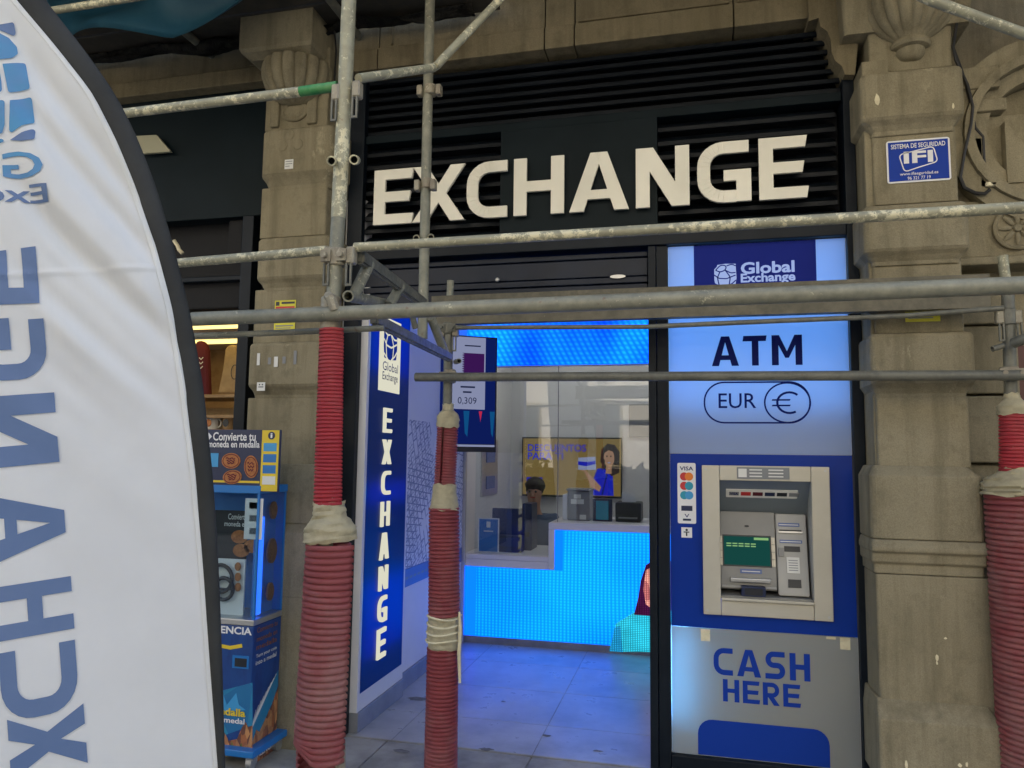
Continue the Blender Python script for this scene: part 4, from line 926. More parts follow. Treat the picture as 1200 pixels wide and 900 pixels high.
# things on the counters
def dev(name, label, cat, boxes, lines=()):
    t_ = thing(name, label, cat, (boxes[0][1][0], boxes[0][1][2], boxes[0][1][4]))
    for n, b, m_, bv in boxes: ob(n, B(b, bev=bv) if bv else B(b), m_, t_)
    return t_
Yc = CY+.30
X = lambda px, py=620, Y=Yc: xx(px, py, Y)
Zp = lambda py, px=600, Y=Yc: zz(px, py, Y)
a, b = X(573), X(614)
dev('computer_monitor', 'dark computer monitor seen from behind on the low counter', 'monitor', [
    ('monitor_back', (a, b, Yc+.1, Yc+.14, Zp(636), Zp(597)), 'navy', .006), ('monitor_neck', ((a+b)/2-.03, (a+b)/2+.03, Yc+.10, Yc+.13, hl+.012, Zp(636)), 'dark', .003), ('monitor_foot', ((a+b)/2-.12, (a+b)/2+.12, Yc+.04, Yc+.22, hl, hl+.011), 'dark', .002)])
a, b = X(583, 640, Yc-.1), X(612, 640, Yc-.1)
dev('card_terminal', 'small dark payment terminal in front of the computer monitor', 'card terminal', [('terminal_body', (a, b, Yc-.12, Yc-.02, hl, hl+.14), 'dark', .012), ('terminal_face', (a+.02, b-.02, Yc-.124, Yc-.121, hl+.05, hl+.12), 'navy', 0)])
a, b = X(616, 620, Yc+.2), X(627, 620, Yc+.2)
dev('note_counter', 'tall slim dark machine beside the computer monitor', 'counting machine', [('machine_body', (a, b, Yc+.05, Yc+.3, hl, Zp(590)), 'navy', .01), ('machine_slot', (a+.02, b-.02, Yc+.045, Yc+.049, hl+.12, hl+.16), 'dark', 0)])
qs = thing('counter_notice', 'blue counter notice in a white frame at the counter end', 'notice', (X(572), Yc-.2, hl))
Yq = CY-.0+.10; a, b = xx(560, 640, Yq), xx(584.5, 640, Yq); z0_, z1_ = zz(572, 645, Yq), zz(572, 607, Yq)
ob('notice_frame', B((a, b, Yq, Yq+.012, hl+.001, z1_), bev=.003), 'white', qs); ob('notice_sheet', B((a+.01, b-.01, Yq-.002, Yq-.0005, hl+.012, z1_-.01)), 'cobalt', qs)
ob('notice_mark', plate([rect(0, .035, 0, .05)], ((a+b)/2-.018, Yq-.002, z1_-.08), EX, EZ, .001), 'paper', qs); ob('notice_print', plate([rect(a+.05, b-.05, z1_-.115, z1_-.105)], (0, Yq-.002, 0), EX, EZ, .001, .001), 'paper', qs)
Yk = CY+.28; a, b = xx(665, 590, Yk), xx(691, 590, Yk)
zt_ = zz(680, 573, Yk)
dev('note_validator', 'grey banknote machine with white labels on the high counter', 'banknote machine', [
    ('machine_body', (a, b, Yk, Yk+.22, hh, zt_-.02), 'grey', .006), ('machine_lid', (a-.01, b+.01, Yk-.012, Yk+.23, zt_-.018, zt_), 'grey', .005), ('machine_side', (a-.045, a-.002, Yk+.01, Yk+.2, hh, zt_-.05), 'white', .006),
    ('label', (a+.03, b-.05, Yk-.003, Yk-.001, hh+.14, hh+.18), 'paper', 0), ('label', (a+.055, b-.075, Yk-.003, Yk-.001, hh+.185, hh+.22), 'paper', 0), ('label', (b-.085, b-.03, Yk-.003, Yk-.001, hh+.01, hh+.05), 'paper', 0)])
a, b = xx(694, 600, Yk), xx(717, 600, Yk)
dev('leaflet_stand', 'teal leaflet stand beside the banknote machine', 'leaflet stand', [('stand_back', (a, b, Yk+.02, Yk+.05, hh, zz(705, 585, Yk)), 'navy', .004), ('leaflet', (a+.03, b-.03, Yk+.008, Yk+.018, hh+.012, zz(705, 587, Yk)), 'teal', .002)])
a, b = xx(722, 600, Yk+.1), xx(752, 600, Yk+.1)
dev('counter_printer', 'low black printer at the right of the high counter', 'printer', [('printer_body', (a, b, Yk+.02, Yk+.3, hh, hh+.16), 'dark', .012), ('printer_tray', (a+.03, b-.03, Yk-.03, Yk+.02, hh+.03, hh+.04), 'grey', .003), ('printer_paper', (a+.05, b-.05, Yk+.1, Yk+.12, hh+.161, hh+.24), 'paper', 0)])
a = xx(737, 500, 3.75); b = xx(790, 500, 3.75)
nb = thing('notice_board', 'grey notice board high on the back wall right of the offers screen', 'notice board', (a, 3.76, 1.9))
ob('board_sheet', B((a, b, 3.755, 3.775, zz(745, 512, 3.75), zz(745, 474, 3.75)), bev=.004), 'grey', nb)

# clerk seated behind the low counter
def skinned(name, verts, edges, radii, mat, parent=None, sub=2):
    me = bpy.data.meshes.new(name); me.from_pydata(verts, edges, []); o = bpy.data.objects.new(name, me); COL.objects.link(o)
    md = o.modifiers.new('skin', 'SKIN'); sv = me.skin_vertices[0].data if me.skin_vertices else None
    if sv is None:
        bm = bmesh.new(); bm.from_mesh(me); bm.verts.layers.skin.verify(); bm.to_mesh(me); bm.free(); sv = me.skin_vertices[0].data
    for i, r in enumerate(radii): sv[i].radius = (r, r) if not isinstance(r, tuple) else r
    sv[0].use_root = True
    o.modifiers.new('sub', 'SUBSURF').levels = sub; o.modifiers['sub'].render_levels = sub
    me.materials.append(MT[mat]); 
    if parent: attach(o, parent)
    return o
ck = CY+1.02; ph = pt(627, 577, ck); cxp = ph.x; hz = ph.z
pe = thing('person', 'dark haired clerk in a grey blue jumper bending over the low counter', 'person', (cxp, ck, 0))
V = [(0, .08, hz-.85), (0, .08, hz-.60), (0, .05, hz-.38), (0, .0, hz-.20), (0, -.02, hz-.12), (0, -.03, hz-.02), (0, -.035, hz+.06),
     (-.18, .04, hz-.26), (-.24, -.02, hz-.50), (-.16, -.22, hz-.56), (-.10, -.30, hz-.56), (.18, .04, hz-.26), (.24, -.02, hz-.50), (.16, -.22, hz-.56), (.10, -.30, hz-.56)]
V = [(cxp+a, ck+b, c) for a, b, c in V]
body = skinned('body', V, [(0,1),(1,2),(2,3),(3,4),(4,5),(5,6),(2,7),(7,8),(8,9),(9,10),(2,11),(11,12),(12,13),(13,14)], [.15,.14,.15,.065,.055,.082,.075,.065,.05,.04,.032,.065,.05,.04,.032], 'skin', pe)
jm = skinned('jumper', [(cxp+a, ck+b, c) for a, b, c in ((0, .08, hz-.86), (0, .08, hz-.60), (0, .05, hz-.37), (0, .02, hz-.225), (-.18, .04, hz-.26), (-.24, -.02, hz-.50), (-.17, -.20, hz-.555), (.18, .04, hz-.26), (.24, -.02, hz-.50), (.17, -.20, hz-.555))], [(0,1),(1,2),(2,3),(2,4),(4,5),(5,6),(2,7),(7,8),(8,9)], [.17,.16,.17,.08,.085,.068,.055,.085,.068,.055], 'jumper', pe)
bm = bmesh.new(); bmesh.ops.create_uvsphere(bm, u_segments=20, v_segments=14, radius=1)
for v in bm.verts:
    if v.co.z < .1 and v.co.y < -.2: v.co *= .82
bm.transform(Matrix.Translation((cxp, ck-.005, hz+.055)) @ Matrix.Diagonal((.098, .11, .095, 1))); noisy(bm, .012, 30); ob('hair', bm, 'hair', pe, True)
bm = bmesh.new()
for sx in (-1, 1):
    b2 = bmesh.new(); bmesh.ops.create_uvsphere(b2, u_segments=8, v_segments=6, radius=.011); b2.transform(Matrix.Translation((cxp+sx*.03, ck-.112, hz+.012)))
    me_ = bpy.data.meshes.new('e'); b2.to_mesh(me_); b2.free(); bm.from_mesh(me_)
ob('eyes', bm, 'dark', pe, True)
bm = bmesh.new(); bmesh.ops.create_cone(bm, segments=8, radius1=.014, radius2=.006, depth=.04); bm.transform(Matrix.Translation((cxp, ck-.118, hz-.012)) @ Matrix.Rotation(R(-15), 4, 'X')); ob('nose', bm, 'skin', pe, True)
ob('mouth', B((cxp-.024, cxp+.024, ck-.108, ck-.09, hz-.048, hz-.040), bev=.003), 'red', pe)

# ------------------------------------------------------------------ scaffold
YF, YR, YM = -1.649, -.32, -.65
sc = thing('scaffold', 'galvanised tube scaffold with paint spattered poles and rails before the shop', 'scaffold', (-1.165, YF, 0))
def tb(name, pts, r, mat='galv', hollow=0, seg=18, parent=sc):
    o = ob(name, T(pts, r, seg, True, hollow), mat, parent, True)
    if hollow: o.data.materials.append(MT['black'])  # black bottom of the bore paints in the shade inside the open end
    return o
def autos(o):
    pass
pf0 = pt(374, 930, YF); pole_top = pt(414, -60, YF)
p_ = lambda x, y, Y: pt(x, y, Y)
a1 = p_(397.5, 245, YF); 
tb('standard', [Vector((pf0.x, YF, .0)), p_(389, 378, YF), p_(396.5, 255, YF)], .0245, 'galv')
tb('standard', [p_(396.4, 256, YF), p_(404.5, 105, YF), pole_top+Vector((0, 0, 1.2))], .0255, 'galv_pale')
tb('pole_base', [Vector((pf0.x, YF, 0)), Vector((pf0.x, YF, .012))], .08, 'coupler')
# poles near the shop
bot = p_(495, 397, YM)
tb('standard', [bot, p_(504, 0, YM), p_(504, 0, YM)+Vector((0, 0, 1.0))], .0245, 'galv')
g0 = p_(517, 905, YR)
tb('standard', [Vector((g0.x, YR, 0)), p_(526, 378, YR)], .0242, 'galv_dark'); tb('spigot', [p_(526, 380, YR), p_(528, 329, YR)], .019, 'galv')
gr_ = p_(1196, 905, YR)
tb('standard', [Vector((gr_.x, YR, 0)), p_(1181, 345, YR)], .0255, 'galv_dark'); tb('spigot', [p_(1181, 350, YR), p_(1175, 300, YR)], .021, 'galv_pale')
# front rails
tb('rail', [p_(416, 290, YF), p_(1212, 242, YF)+Vector((.4, 0, 0))], .0165, 'galv_pale')
tb('rail', [p_(90, 320, YF)+Vector((-.2, 0, 0)), p_(384, 293.5, YF)], .017, 'galv_pale')
tb('rail', [p_(100, 139, YF)+Vector((-.2, 0, 0)), p_(352, 107.5, YF)], .0175, 'galv_pale'); tb('rail_end', [p_(352, 107.4, YF), p_(396, 101, YF)], .0178, 'green')
tb('brace', [p_(420, 92, YF), p_(508, 79.5, -1.25), p_(513, 76, -1.25), p_(518, 70, -1.25), p_(590, -5, -1.0), p_(700, -110, -1.0)], .0165, 'galv_pale')
tb('thin_rail', [p_(150, 396, YF), p_(300, 391, YF), p_(450, 384.5, YF+.1)], .0105, 'galv')
tb('thin_rail', [p_(535, 384, YR-.03), p_(757, 383, YR-.03), p_(900, 376.5, YR-.03), p_(1060, 370, YR-.03), p_(1176, 361, YR-.03)], .0115, 'galv_dark')
tb('ledger', [p_(226, 374, YF-.045), p_(395, 367.5, YF-.045), p_(800, 350.5, YF-.045), p_(1215, 332.5, YF-.045)+Vector((.5, 0, 0))], .0245, 'galv')
tb('ledger', [p_(487, 442, YR-.05), p_(1230, 439.5, YR-.05)], .0225, 'galv_dark', .8)
# edge beam behind the ledger
zB0, zB1 = zz(760, 373.5, YR), zz(760, 338, YR)
xb0, xb1 = xx(507, 365, YR), gr_.x+.0
bm = bmesh.new(); addbox(bm, xb0, xb1-.03, YR-.022, YR-.016, zB0, zB1); addbox(bm, xb0, xb1-.03, YR-.0155, YR+.03, zB1-.006, zB1); addbox(bm, xb0, xb1-.03, YR-.0155, YR+.03, zB0, zB0+.006)
ob('edge_beam', bm, 'beam', sc)
# lattice girder from the front pole to the rear pole
def chord(n, a, b, w=.032, h=.052, mat='galv_dark'): 
    d = (b-a).normalized(); u = d.cross(EZ).normalized(); v = u.cross(d); M = Matrix((u, d, v)).transposed().to_4x4(); M.translation = a
    bm = bmesh.new(); addbox(bm, -w/2, w/2, 0, (b-a).length, -h/2, h/2, M); bmesh.ops.bevel(bm, geom=bm.edges[:], offset=.008, segments=2, affect='EDGES'); return ob(n, bm, mat, sc)
uA, uB = p_(421, 300, YF+.02), p_(497, 356, YM-.06)
lA, lB = p_(438, 374, YF+.10), p_(527, 419, YR-.12)
chord('girder_chord', uA, uB); chord('girder_chord', lA, lB, .032, .044)
lp = lambda t: lA+(lB-lA)*t
up_ = lambda t: uA+(uB-uA)*t
for a, b in ((up_(.12), p_(413, 350, YF+.04)), (up_(.56), p_(456, 358, YF+.45)), (p_(505, 372, YM), p_(521, 413, YR-.16))): tb('girder_strut', [a, b], .021, 'galv', seg=12)
tb('girder_strut', [p_(480, 358, YM-.12), p_(487, 385, YM-.08)], .014, 'galv_dark', seg=12)
tb('ledger_stub', [p_(452, 356, YF+.55), p_(408, 347, YF-.03)], .020, 'galv', .72)
# right side
tb('brace', [p_(1188, 402, YR-.06), p_(1200, 397, YR-.10), p_(1260, 372, YR-.16)], .022, 'galv_dark'); tb('brace_end', [p_(1163, 409, YR-.05), p_(1176, 405, YR-.04)], .0125, 'galv_dark', .7)
tb('brace', [p_(1060, -14, -1.3), p_(1090, 0, -1.3), p_(1203, 41, -1.3), p_(1300, 78, -1.3)], .0175, 'galv_pale')
tb('standard', [p_(1205, 330, YF-.0)+Vector((.06, 0, 0)), p_(1203, -40, YF)+Vector((.06, 0, 1))], .0245, 'galv_pale')
tb('rail', [p_(58, 13, -1.3), p_(165, -4, -1.3), p_(260, -20, -1.3)], .0165, 'galv_pale'); tb('rail', [p_(58, 13, -1.3), p_(-60, 32, -1.3)], .0165, 'galv_pale')
# couplers, wedges and stub ends
def coupler(px, py, Y, r, h, mat='coupler', bolt=True):
    c = p_(px, py, Y); bm = bmesh.new(); addlathe(bm, [(r, -h/2), (r+.004, -h/2+.004), (r+.004, h/2-.004), (r, h/2)], c, 20)
    if bolt:
        for s_ in (-1, 1):
            addtube(bm, [c+Vector((s_*(r+.002), -.02, 0)), c+Vector((s_*(r+.002), -.052, 0))], .011, 8); addbox(bm, c.x+s_*r-.018, c.x+s_*r+.018, c.y-.036, c.y-.028, c.z-.02, c.z+.02)
    bmesh.ops.recalc_face_normals(bm, faces=bm.faces[:]); return ob('coupler', bm, mat, sc)
def wedge(px, py, Y, side):
    c = p_(px, py, Y); bm = bmesh.new(); addbox(bm, c.x-.015, c.x+.015, c.y-.018, c.y+.018, c.z-.03, c.z+.03); bmesh.ops.bevel(bm, geom=bm.edges[:], offset=.005, segments=1, affect='EDGES')
    o = ob('wedge_head', bm, 'coupler', sc); bm = bmesh.new()
    for s_ in (-1, 1): addbox(bm, c.x+s_*.008-.003, c.x+s_*.008+.003, c.y-.022, c.y-.014, c.z-.10, c.z-.031)
    addbox(bm, c.x-.011, c.x+.011, c.y-.022, c.y-.014, c.z-.108, c.z-.1005); ob('wedge_pin', bm, 'galv_dark', o)
coupler(396, 302, YF, .028, .06); coupler(387.5, 368, YF-.01, .030, .115, bolt=True); coupler(527, 441, YR, .028, .07); coupler(526, 385, YR, .029, .06, 'galv_dark'); coupler(1183, 438, YR-.02, .031, .06); coupler(1181, 372, YR, .029, .07, 'galv_dark', False)
coupler(501, 216, YM, .027, .05, 'coupler', False); coupler(504.5, 106, YM, .027, .05, 'coupler', False)
for px, py in ((386, 300), (412, 300)): wedge(px, py, YF-.01, 1)
for px, py in ((395, 110), (419, 106)): wedge(px, py, YF-.01, 1)
for px, py in ((518, 388), (534, 388)): wedge(px, py, YR-.01, 1)
for px, py in ((1171, 372), (1192, 372)): wedge(px, py, YR-.01, 1)
for px, py, dx in ((390, 189, -1), (416, 187.5, 1)): c = p_(px, py, YF-.02); tb('stub_tube', [c+Vector((.018, -.045, -.018)), c+Vector((-.012, .03, .012))], .0165, 'galv_pale', .72)
for px, py in ((488, 279), (505, 278)): c = p_(px, py, YM-.03); tb('stub_tube', [c+Vector((.010, -.028, -.010)), c+Vector((-.008, .02, .008))], .0155, 'galv_pale', .72)
for px, py in ((492.5, 107), (514.5, 106), (489.5, 218), (508, 217)): c = p_(px, py, YM-.02); ob('clamp_lug', B((c.x-.013, c.x+.013, c.y-.02, c.y+.02, c.z-.026, c.z+.026), bev=.005), 'coupler', sc)
c = p_(385, 347, YF-.05); tb('rusty_bolt', [c, c+Vector((.02, -.02, -.01)), c+Vector((.03, -.01, -.05))], .017, 'coupler', seg=8)
tb('stub_tube', [p_(538, 423, YR-.06), p_(534, 424, YR+.02)], .013, 'galv_dark', .7)
# decks
zd = 4.06
for k in range(6): ob('deck_board', B((-5.5, -1.02, -1.78+k*.285, -1.78+k*.285+.27, zd, zd+.045), bev=.004, seg=1), 'board', sc)
for k in range(6): ob('deck_board', B((-1.0, 3.5, -1.78+k*.285, -1.78+k*.285+.27, zd+.11, zd+.155), bev=.004, seg=1), 'board', sc)
for x in (-4.2, -2.9, -1.9): tb('deck_bearer', [Vector((x, -1.8, zd-.03)), Vector((x, -.06, zd-.03))], .024, 'galv_dark')
# blue tarpaulin and netting slung under the deck on the left
def sheet(name, f, nu, nv, mat, th=.004):
    bm = bmesh.new(); g = [[bm.verts.new(f(i/nu, j/nv)) for j in range(nv+1)] for i in range(nu+1)]
    for i in range(nu):
        for j in range(nv): bm.faces.new((g[i][j], g[i+1][j], g[i+1][j+1], g[i][j+1]))
    bmesh.ops.solidify(bm, geom=bm.faces[:], thickness=th); return ob(name, bm, mat, None, True)
tl, tr_ = pt(40, -12, -.75), pt(282, -12, -.75)
def ftarp(u, v):
    x = tl.x+(tr_.x-tl.x)*u; low = zz(60+u*222, 40+8*math.sin(u*2.6)-44*max(0, u-.72)/.28, -.75); top = tl.z+.35
    z = top+(low-top)*v
    y = -.75+.05*math.sin(u*9+v*7)+.04*math.sin(u*4-v*11+1)-.06*v*math.sin(u*3.14); return Vector((x, y, z))
tag(sheet('tarpaulin', ftarp, 40, 24, 'tarp'), 'blue tarpaulin sagging below the scaffold deck top left', 'tarpaulin')
def fnet(u, v):
    x = -4.9+u*3.75; z = zd-.02-v*(.05+.03*math.sin(u*13)+.02*math.sin(u*37)); return Vector((x, -.16+.05*math.sin(u*30+v*5)-.05*v, z+.012*math.sin(u*70+v*9)))
tag(sheet('debris_netting', fnet, 110, 8, 'net'), 'dark crumpled netting bunched along the stone lintel under the deck', 'netting')

# ------------------------------------------------------------------ red corrugated hoses round the pole feet
def hose(pa, pb, ra, rb_, pitch, mat, name, parent, seam=None, ov=.35, gap=.012, wob=.0, jag=0.0, seed=0, amp=.085):
    pa, pb = Vector(pa), Vector(pb); ax = pb-pa; L = ax.length; d = ax.normalized(); u = Vector((1, 0, 0)); u = (u-d*u.dot(d)).normalized(); v = d.cross(u)
    n = max(2, int(L/pitch)); seg = 30; bm = bmesh.new(); rings = []
    s0 = seam if seam is not None else R(90)
    for i in range(n):
        for f, k in ((0.0, -.35), (.08, -.2), (.16, .75), (.34, 1.0), (.66, 1.0), (.84, .75), (.92, -.2)):
            pass
            ring = []
            for j in range(seg+1):
                q = j/seg; a = s0+q*(2*math.pi+ov)
                t = (i+f)/n; h = t*L+wob*math.sin(a*1.0+i*.37+seed)*pitch
                if jag and i < 3: h += jag*max(0, math.sin(a*1.5+seed))*(1-i/3)
                rr = ra+(rb_-ra)*t; rr = rr*(1-amp+amp*k)+gap*(q-.5)*2*.6+.0012*noise.noise(Vector((a*2, i*.3, seed)))
                ring.append(bm.verts.new(pa+d*h+(u*math.cos(a)+v*math.sin(a))*rr))
            rings.append(ring)
    for r1, r2 in zip(rings, rings[1:]):
        for j in range(seg): bm.faces.new((r1[j], r1[j+1], r2[j+1], r2[j]))
    bmesh.ops.solidify(bm, geom=bm.faces[:], thickness=.0025)
    return ob(name, bm, mat, parent, True)
def wrap(pa, pb, prof, parent, seed=0, amp=.006):
    pa, pb = Vector(pa), Vector(pb); d = (pb-pa); L = d.length; d.normalize(); u = Vector((1, 0, 0)); u = (u-d*u.dot(d)).normalized(); v = d.cross(u); bm = bmesh.new(); seg = 36; rings = []
    n = 22
    for i in range(n+1):
        t = i/n; r = 0
        for (t0, r0_), (t1, r1_) in zip(prof, prof[1:]):
            if t0 <= t <= t1: r = r0_+(r1_-r0_)*(t-t0)/(t1-t0)
        ring = []
        for j in range(seg):
            a = 2*math.pi*j/seg; w_ = noise.noise(Vector((math.cos(a)*1.6, math.sin(a)*1.6, t*9+seed)))*amp+noise.noise(Vector((math.cos(a)*5, math.sin(a)*5, t*26+seed)))*amp*.45
            e = (.012*noise.noise(Vector((math.cos(a)*2, math.sin(a)*2, seed+3))) if i in (0, n) else 0)
            ring.append(bm.verts.new(pa+d*(t*L+e)+(u*math.cos(a)+v*math.sin(a))*(r+w_)))
        rings.append(ring)
    for r1, r2 in zip(rings, rings[1:]):
        for j in range(seg): bm.faces.new((r1[j], r1[(j+1) % seg], r2[(j+1) % seg], r2[j]))
    bmesh.ops.solidify(bm, geom=bm.faces[:], thickness=.003)
    return ob('tape_wrap', bm, 'tape', parent, True)
GH = 'red corrugated hoses sleeving the scaffold poles'
def mkhose(label, a, b): return thing('corrugated_hose', label, 'hose', b, GH)
q = lambda x, y: pt(x, y, YF)
h = mkhose('bright red narrow corrugated hose on the front left pole, above its tape', 0, q(385, 592))
hose(q(385, 592), q(389.5, 385), .049, .042, .0126, 'hose_red', 'hose_sleeve', h, R(6), -.28, .010, .1, 0, 1)
wrap(q(387, 634), q(385, 588), [(0, .084), (.30, .087), (.46, .076), (.58, .056), (1, .0515)], h, 2, .009)
h = mkhose('wide dusty pink corrugated hose at the foot of the front left pole', 0, q(376, 905))
e_ = q(374, 955); hose(q(375, 888), q(388.5, 636), .080, .077, .0198, 'hose_pink', 'hose_sleeve', h, R(-46), .55, .034, .12, .05, 2, .075)
hose(q(372.5, 960), q(375.5, 872), .070, .072, .0198, 'hose_pink', 'torn_lower_sleeve', h, R(-75), -.9, .006, .3, 0, 4)
tb('mud_crust', [q(398, 960), q(397, 872)], .022, 'coupler', parent=h, seg=10)
q = lambda x, y: pt(x, y, YR)
h = mkhose('short narrow dark red hose with a black slit, top of the middle pole', 0, q(521.5, 571))
hose(q(521.5, 572), q(525, 498), .055, .054, .0135, 'hose_dark', 'hose_sleeve', h, R(-95), -.10, .004, .08, 0, 5, .09)
wrap(q(524.5, 501), q(525.5, 473), [(0, .059), (.45, .058), (.62, .045), (.72, .029), (1, .027)], h, 6, .004)
wrap(q(520.5, 597), q(521.5, 567), [(0, .077), (.12, .073), (.6, .062), (1, .058)], h, 7, .004)
h = mkhose('dark red hose on the middle pole between the two cream tapes', 0, q(520, 712))
hose(q(520, 722), q(520, 594), .079, .0765, .0192, 'hose_dark', 'hose_sleeve', h, R(60), .3, .006, .05, 0, 8, .085)
wrap(q(519.5, 760), q(520, 719), [(0, .077), (.1, .080), (.45, .081), (.6, .077), (1, .074)], h, 9, .007)
bm = bmesh.new()
for k in range(4):
    zc_ = q(519.5, 722+k*9).z; cxk = q(519.6, 740).x
    addtube(bm, [Vector((cxk+(.083+.003*math.sin(a*3+k))*math.cos(a), YR+(.083)*math.sin(a), zc_+.006*math.sin(a*2+k))) for a in [R(t) for t in range(0, 361, 20)]], .0055, 6)
ob('cord_turns', bm, 'tape', h, True)
tb('cord_tail', [q(539.5, 716)+Vector((0, -.02, 0)), q(541.5, 735)+Vector((0, -.03, 0)), q(540, 765)+Vector((0, -.03, 0)), q(541, 798)+Vector((0, -.03, 0))], [.006, .009, .0095, .007], 'tape', parent=h, seg=8)
h = mkhose('glossy dark red hose at the foot of the middle pole', 0, (g0.x, YR, 0))
hose((q(516, 905).x, YR, .012), q(518.5, 757), .082, .078, .0194, 'hose_dark', 'hose_sleeve', h, R(60), .3, .006, .05, 0, 10, .085)
h = mkhose('short bright red hose near the right edge, above the folded tape', 0, q(1189, 560))
hose(q(1189.5, 562), q(1188, 482), .060, .057, .0152, 'hose_red', 'hose_sleeve', h, R(20), .3, .006, .1, 0, 11)
wrap(q(1188, 486), q(1185, 461), [(0, .062), (.45, .06), (.6, .045), (.75, .032), (1, .029)], h, 12, .004)
h = mkhose('wide pink corrugated hose at the right edge of the picture', 0, (gr_.x+.02, YR, 0))
hose((q(1214, 905).x, YR, .01), q(1196, 572), .135, .142, .0238, 'hose_pink', 'hose_sleeve', h, R(120), .3, .008, .05, 0, 13, .065)
wrap(q(1196.5, 580), q(1194, 548), [(0, .149), (.35, .146), (.6, .13), (.8, .09), (1, .067)], h, 14, .018)

# ------------------------------------------------------------------ cables, stickers, marks
cb = thing('wall_cable', 'black cables running down the right pillar to a broken socket box', 'cable', pt(1140, 220, -.12))
c_ = lambda L_, Y=-.14: [pt(a, b, Y) for a, b in L_]
ob('cable', T(c_([(1124, -20), (1122, 20), (1117, 55), (1120, 70), (1134, 100), (1140, 125), (1138, 145), (1130, 180), (1125, 210)], -.17), .007, 8), 'cable', cb, True)
ob('cable', T(c_([(1118, 58), (1128, 85), (1136, 115), (1141, 140), (1143, 150), (1152, 160), (1154, 200)], -.16), .006, 8), 'cable', cb, True)
ob('cable', T(c_([(1125, 208), (1130, 220), (1142, 226), (1154, 227), (1160, 222)], -.17), .009, 8), 'cable', cb, True)
p = pt(1153, 216, -.11); ob('socket_box', B((p.x-.03, p.x+.035, -.15, -.08, p.z-.03, p.z+.045), bev=.006), 'stone_dark', cb); ob('broken_cap', B((p.x-.012, p.x+.035, -.17, -.151, p.z-.03, p.z-.008), bev=.006), 'tape', cb)
ob('conduit_box', B((xx(1135, 190, -.1), xx(1152, 190, -.1), -.12, -.08, zz(1143, 205, -.1), zz(1143, 162, -.1)), bev=.01), 'stone_dark', cb)
lc = tag(ob('hanging_cable', T([pt(388, -10, -.17), pt(391, 25, -.17), pt(394, 60, -.16), pt(392, 90, -.17), pt(394, 140, -.17)], .006, 8), 'cable', None, True), 'thin black cable hanging beside the left capital', 'cable')
def sticker(nm, label, px0, px1, py0, py1, Y, mat, cat='sticker', group=None, extra=()):
    t_ = thing(nm, label, cat, pt((px0+px1)/2, py1, Y), group); P0, P1 = pt(px0, py1, Y), pt(px1, py0, Y); zc0 = zz((px0+px1)/2, py1, Y); zc1 = zz((px0+px1)/2, py0, Y)
    ob('sticker_sheet', plate([rect(P0.x, P1.x, zc0, zc1)], (0, Y-.001, 0), EX, EZ, .001), mat, t_)
    for (a, b, c, d, m_) in extra: ob('printed_bar', plate([rect(P0.x+(P1.x-P0.x)*a, P0.x+(P1.x-P0.x)*b, zc0+(zc1-zc0)*c, zc0+(zc1-zc0)*d)], (0, Y-.001, 0), EX, EZ, .0018), m_, t_)
bars = [(.32, .95, .88, .95, 'dark'), (.05, .95, .74, .80, 'red'), (.05, .22, .83, .96, 'dark'), (.08, .92, .15, .19, 'grey'), (.08, .8, .08, .11, 'grey')]
sticker('warning_label', 'yellow warning label behind the thick tube on the left pillar', 321, 347, 352, 388, -.203, 'yellow_green', group='yellow labels on the pillars', extra=bars)
sticker('warning_label', 'yellow warning label peeping from under the thick tube on the right pillar', 1061, 1100, 331, 377, -.224, 'yellow_green', group='yellow labels on the pillars', extra=bars)
sticker('small_notice', 'tiny square printed white notice high on the left pillar', 333.5, 344, 187, 198, -.253, 'paper', extra=[(.1, .9, .75, .82, 'grey'), (.1, .9, .5, .57, 'grey'), (.1, .6, .25, .32, 'grey')])
for k, (a, b, c1, d1) in enumerate(((301, 305, 414, 428), (314, 318, 419, 427), (321, 326, 418, 430), (331, 335, 418, 426), (344, 348, 411, 427))):
    sticker('paper_scrap', ('tall torn white paper scrap leftmost on the left pillar', 'pale grey paper scrap second from the left on the pillar', 'white boxy paper scrap in the middle of the torn row', 'faint grey scrap fourth in the torn row on the pillar', 'tall pale scrap rightmost of the torn row on the pillar')[k], a, b, c1, d1, -.253, 'paper' if k in (0, 2) else 'grey', 'paper scrap', 'torn paper scraps on the left pillar')
sticker('round_sticker', 'white cartoon like doodle sticker below the torn scraps', 301, 311, 448, 458, -.253, 'paper', extra=[(.2, .8, .4, .5, 'dark'), (.25, .4, .65, .8, 'dark'), (.6, .75, .65, .8, 'dark')])

for px, py, a, b, Y in ((1098, 771, .006, .014, -.2615), (1098, 777, .004, .010, -.2615), (1062, 896, .006, .02, -.3315), (1125, 897, .008, .008, -.3315), (1133, 896, .005, .010, -.3315), (1108, 748, .006, .005, -.2615), (1117, 124, .005, .014, -.2815), (1028, 117, .012, .03, -.2815)):
    p = pt(px, py, Y); P = [(a*(.7+.5*rs.random())*math.cos(t), b*(.7+.5*rs.random())*math.sin(t)) for t in [2*math.pi*k/10 for k in range(10)]]
    ob('paint_splash', plate([P], p, EX, EZ, .0008, 0), 'tape', pr_)
for a_, b_, o__, u__, par, w__ in ((.10*wK, .74*wK, co2, cu2, cc, .339), (.12*wK, .80*wK, co2, cu2, cc, .255), (wC*.39, wC*.71, co_, cu, cn, .089)):
    ob('label_print', plate([rect(a_, b_, w__-.0025, w__+.0015)], o__, EX, u__, .0046, .0046), 'paper', par)
ob('notice_print', plate([rect(.36*wK, .66*wK, z_, z_+.004) for z_ in (.112, .124, .136, .148, .16)], co2, EX, cu2, .0036, .0036), 'grey', cc)
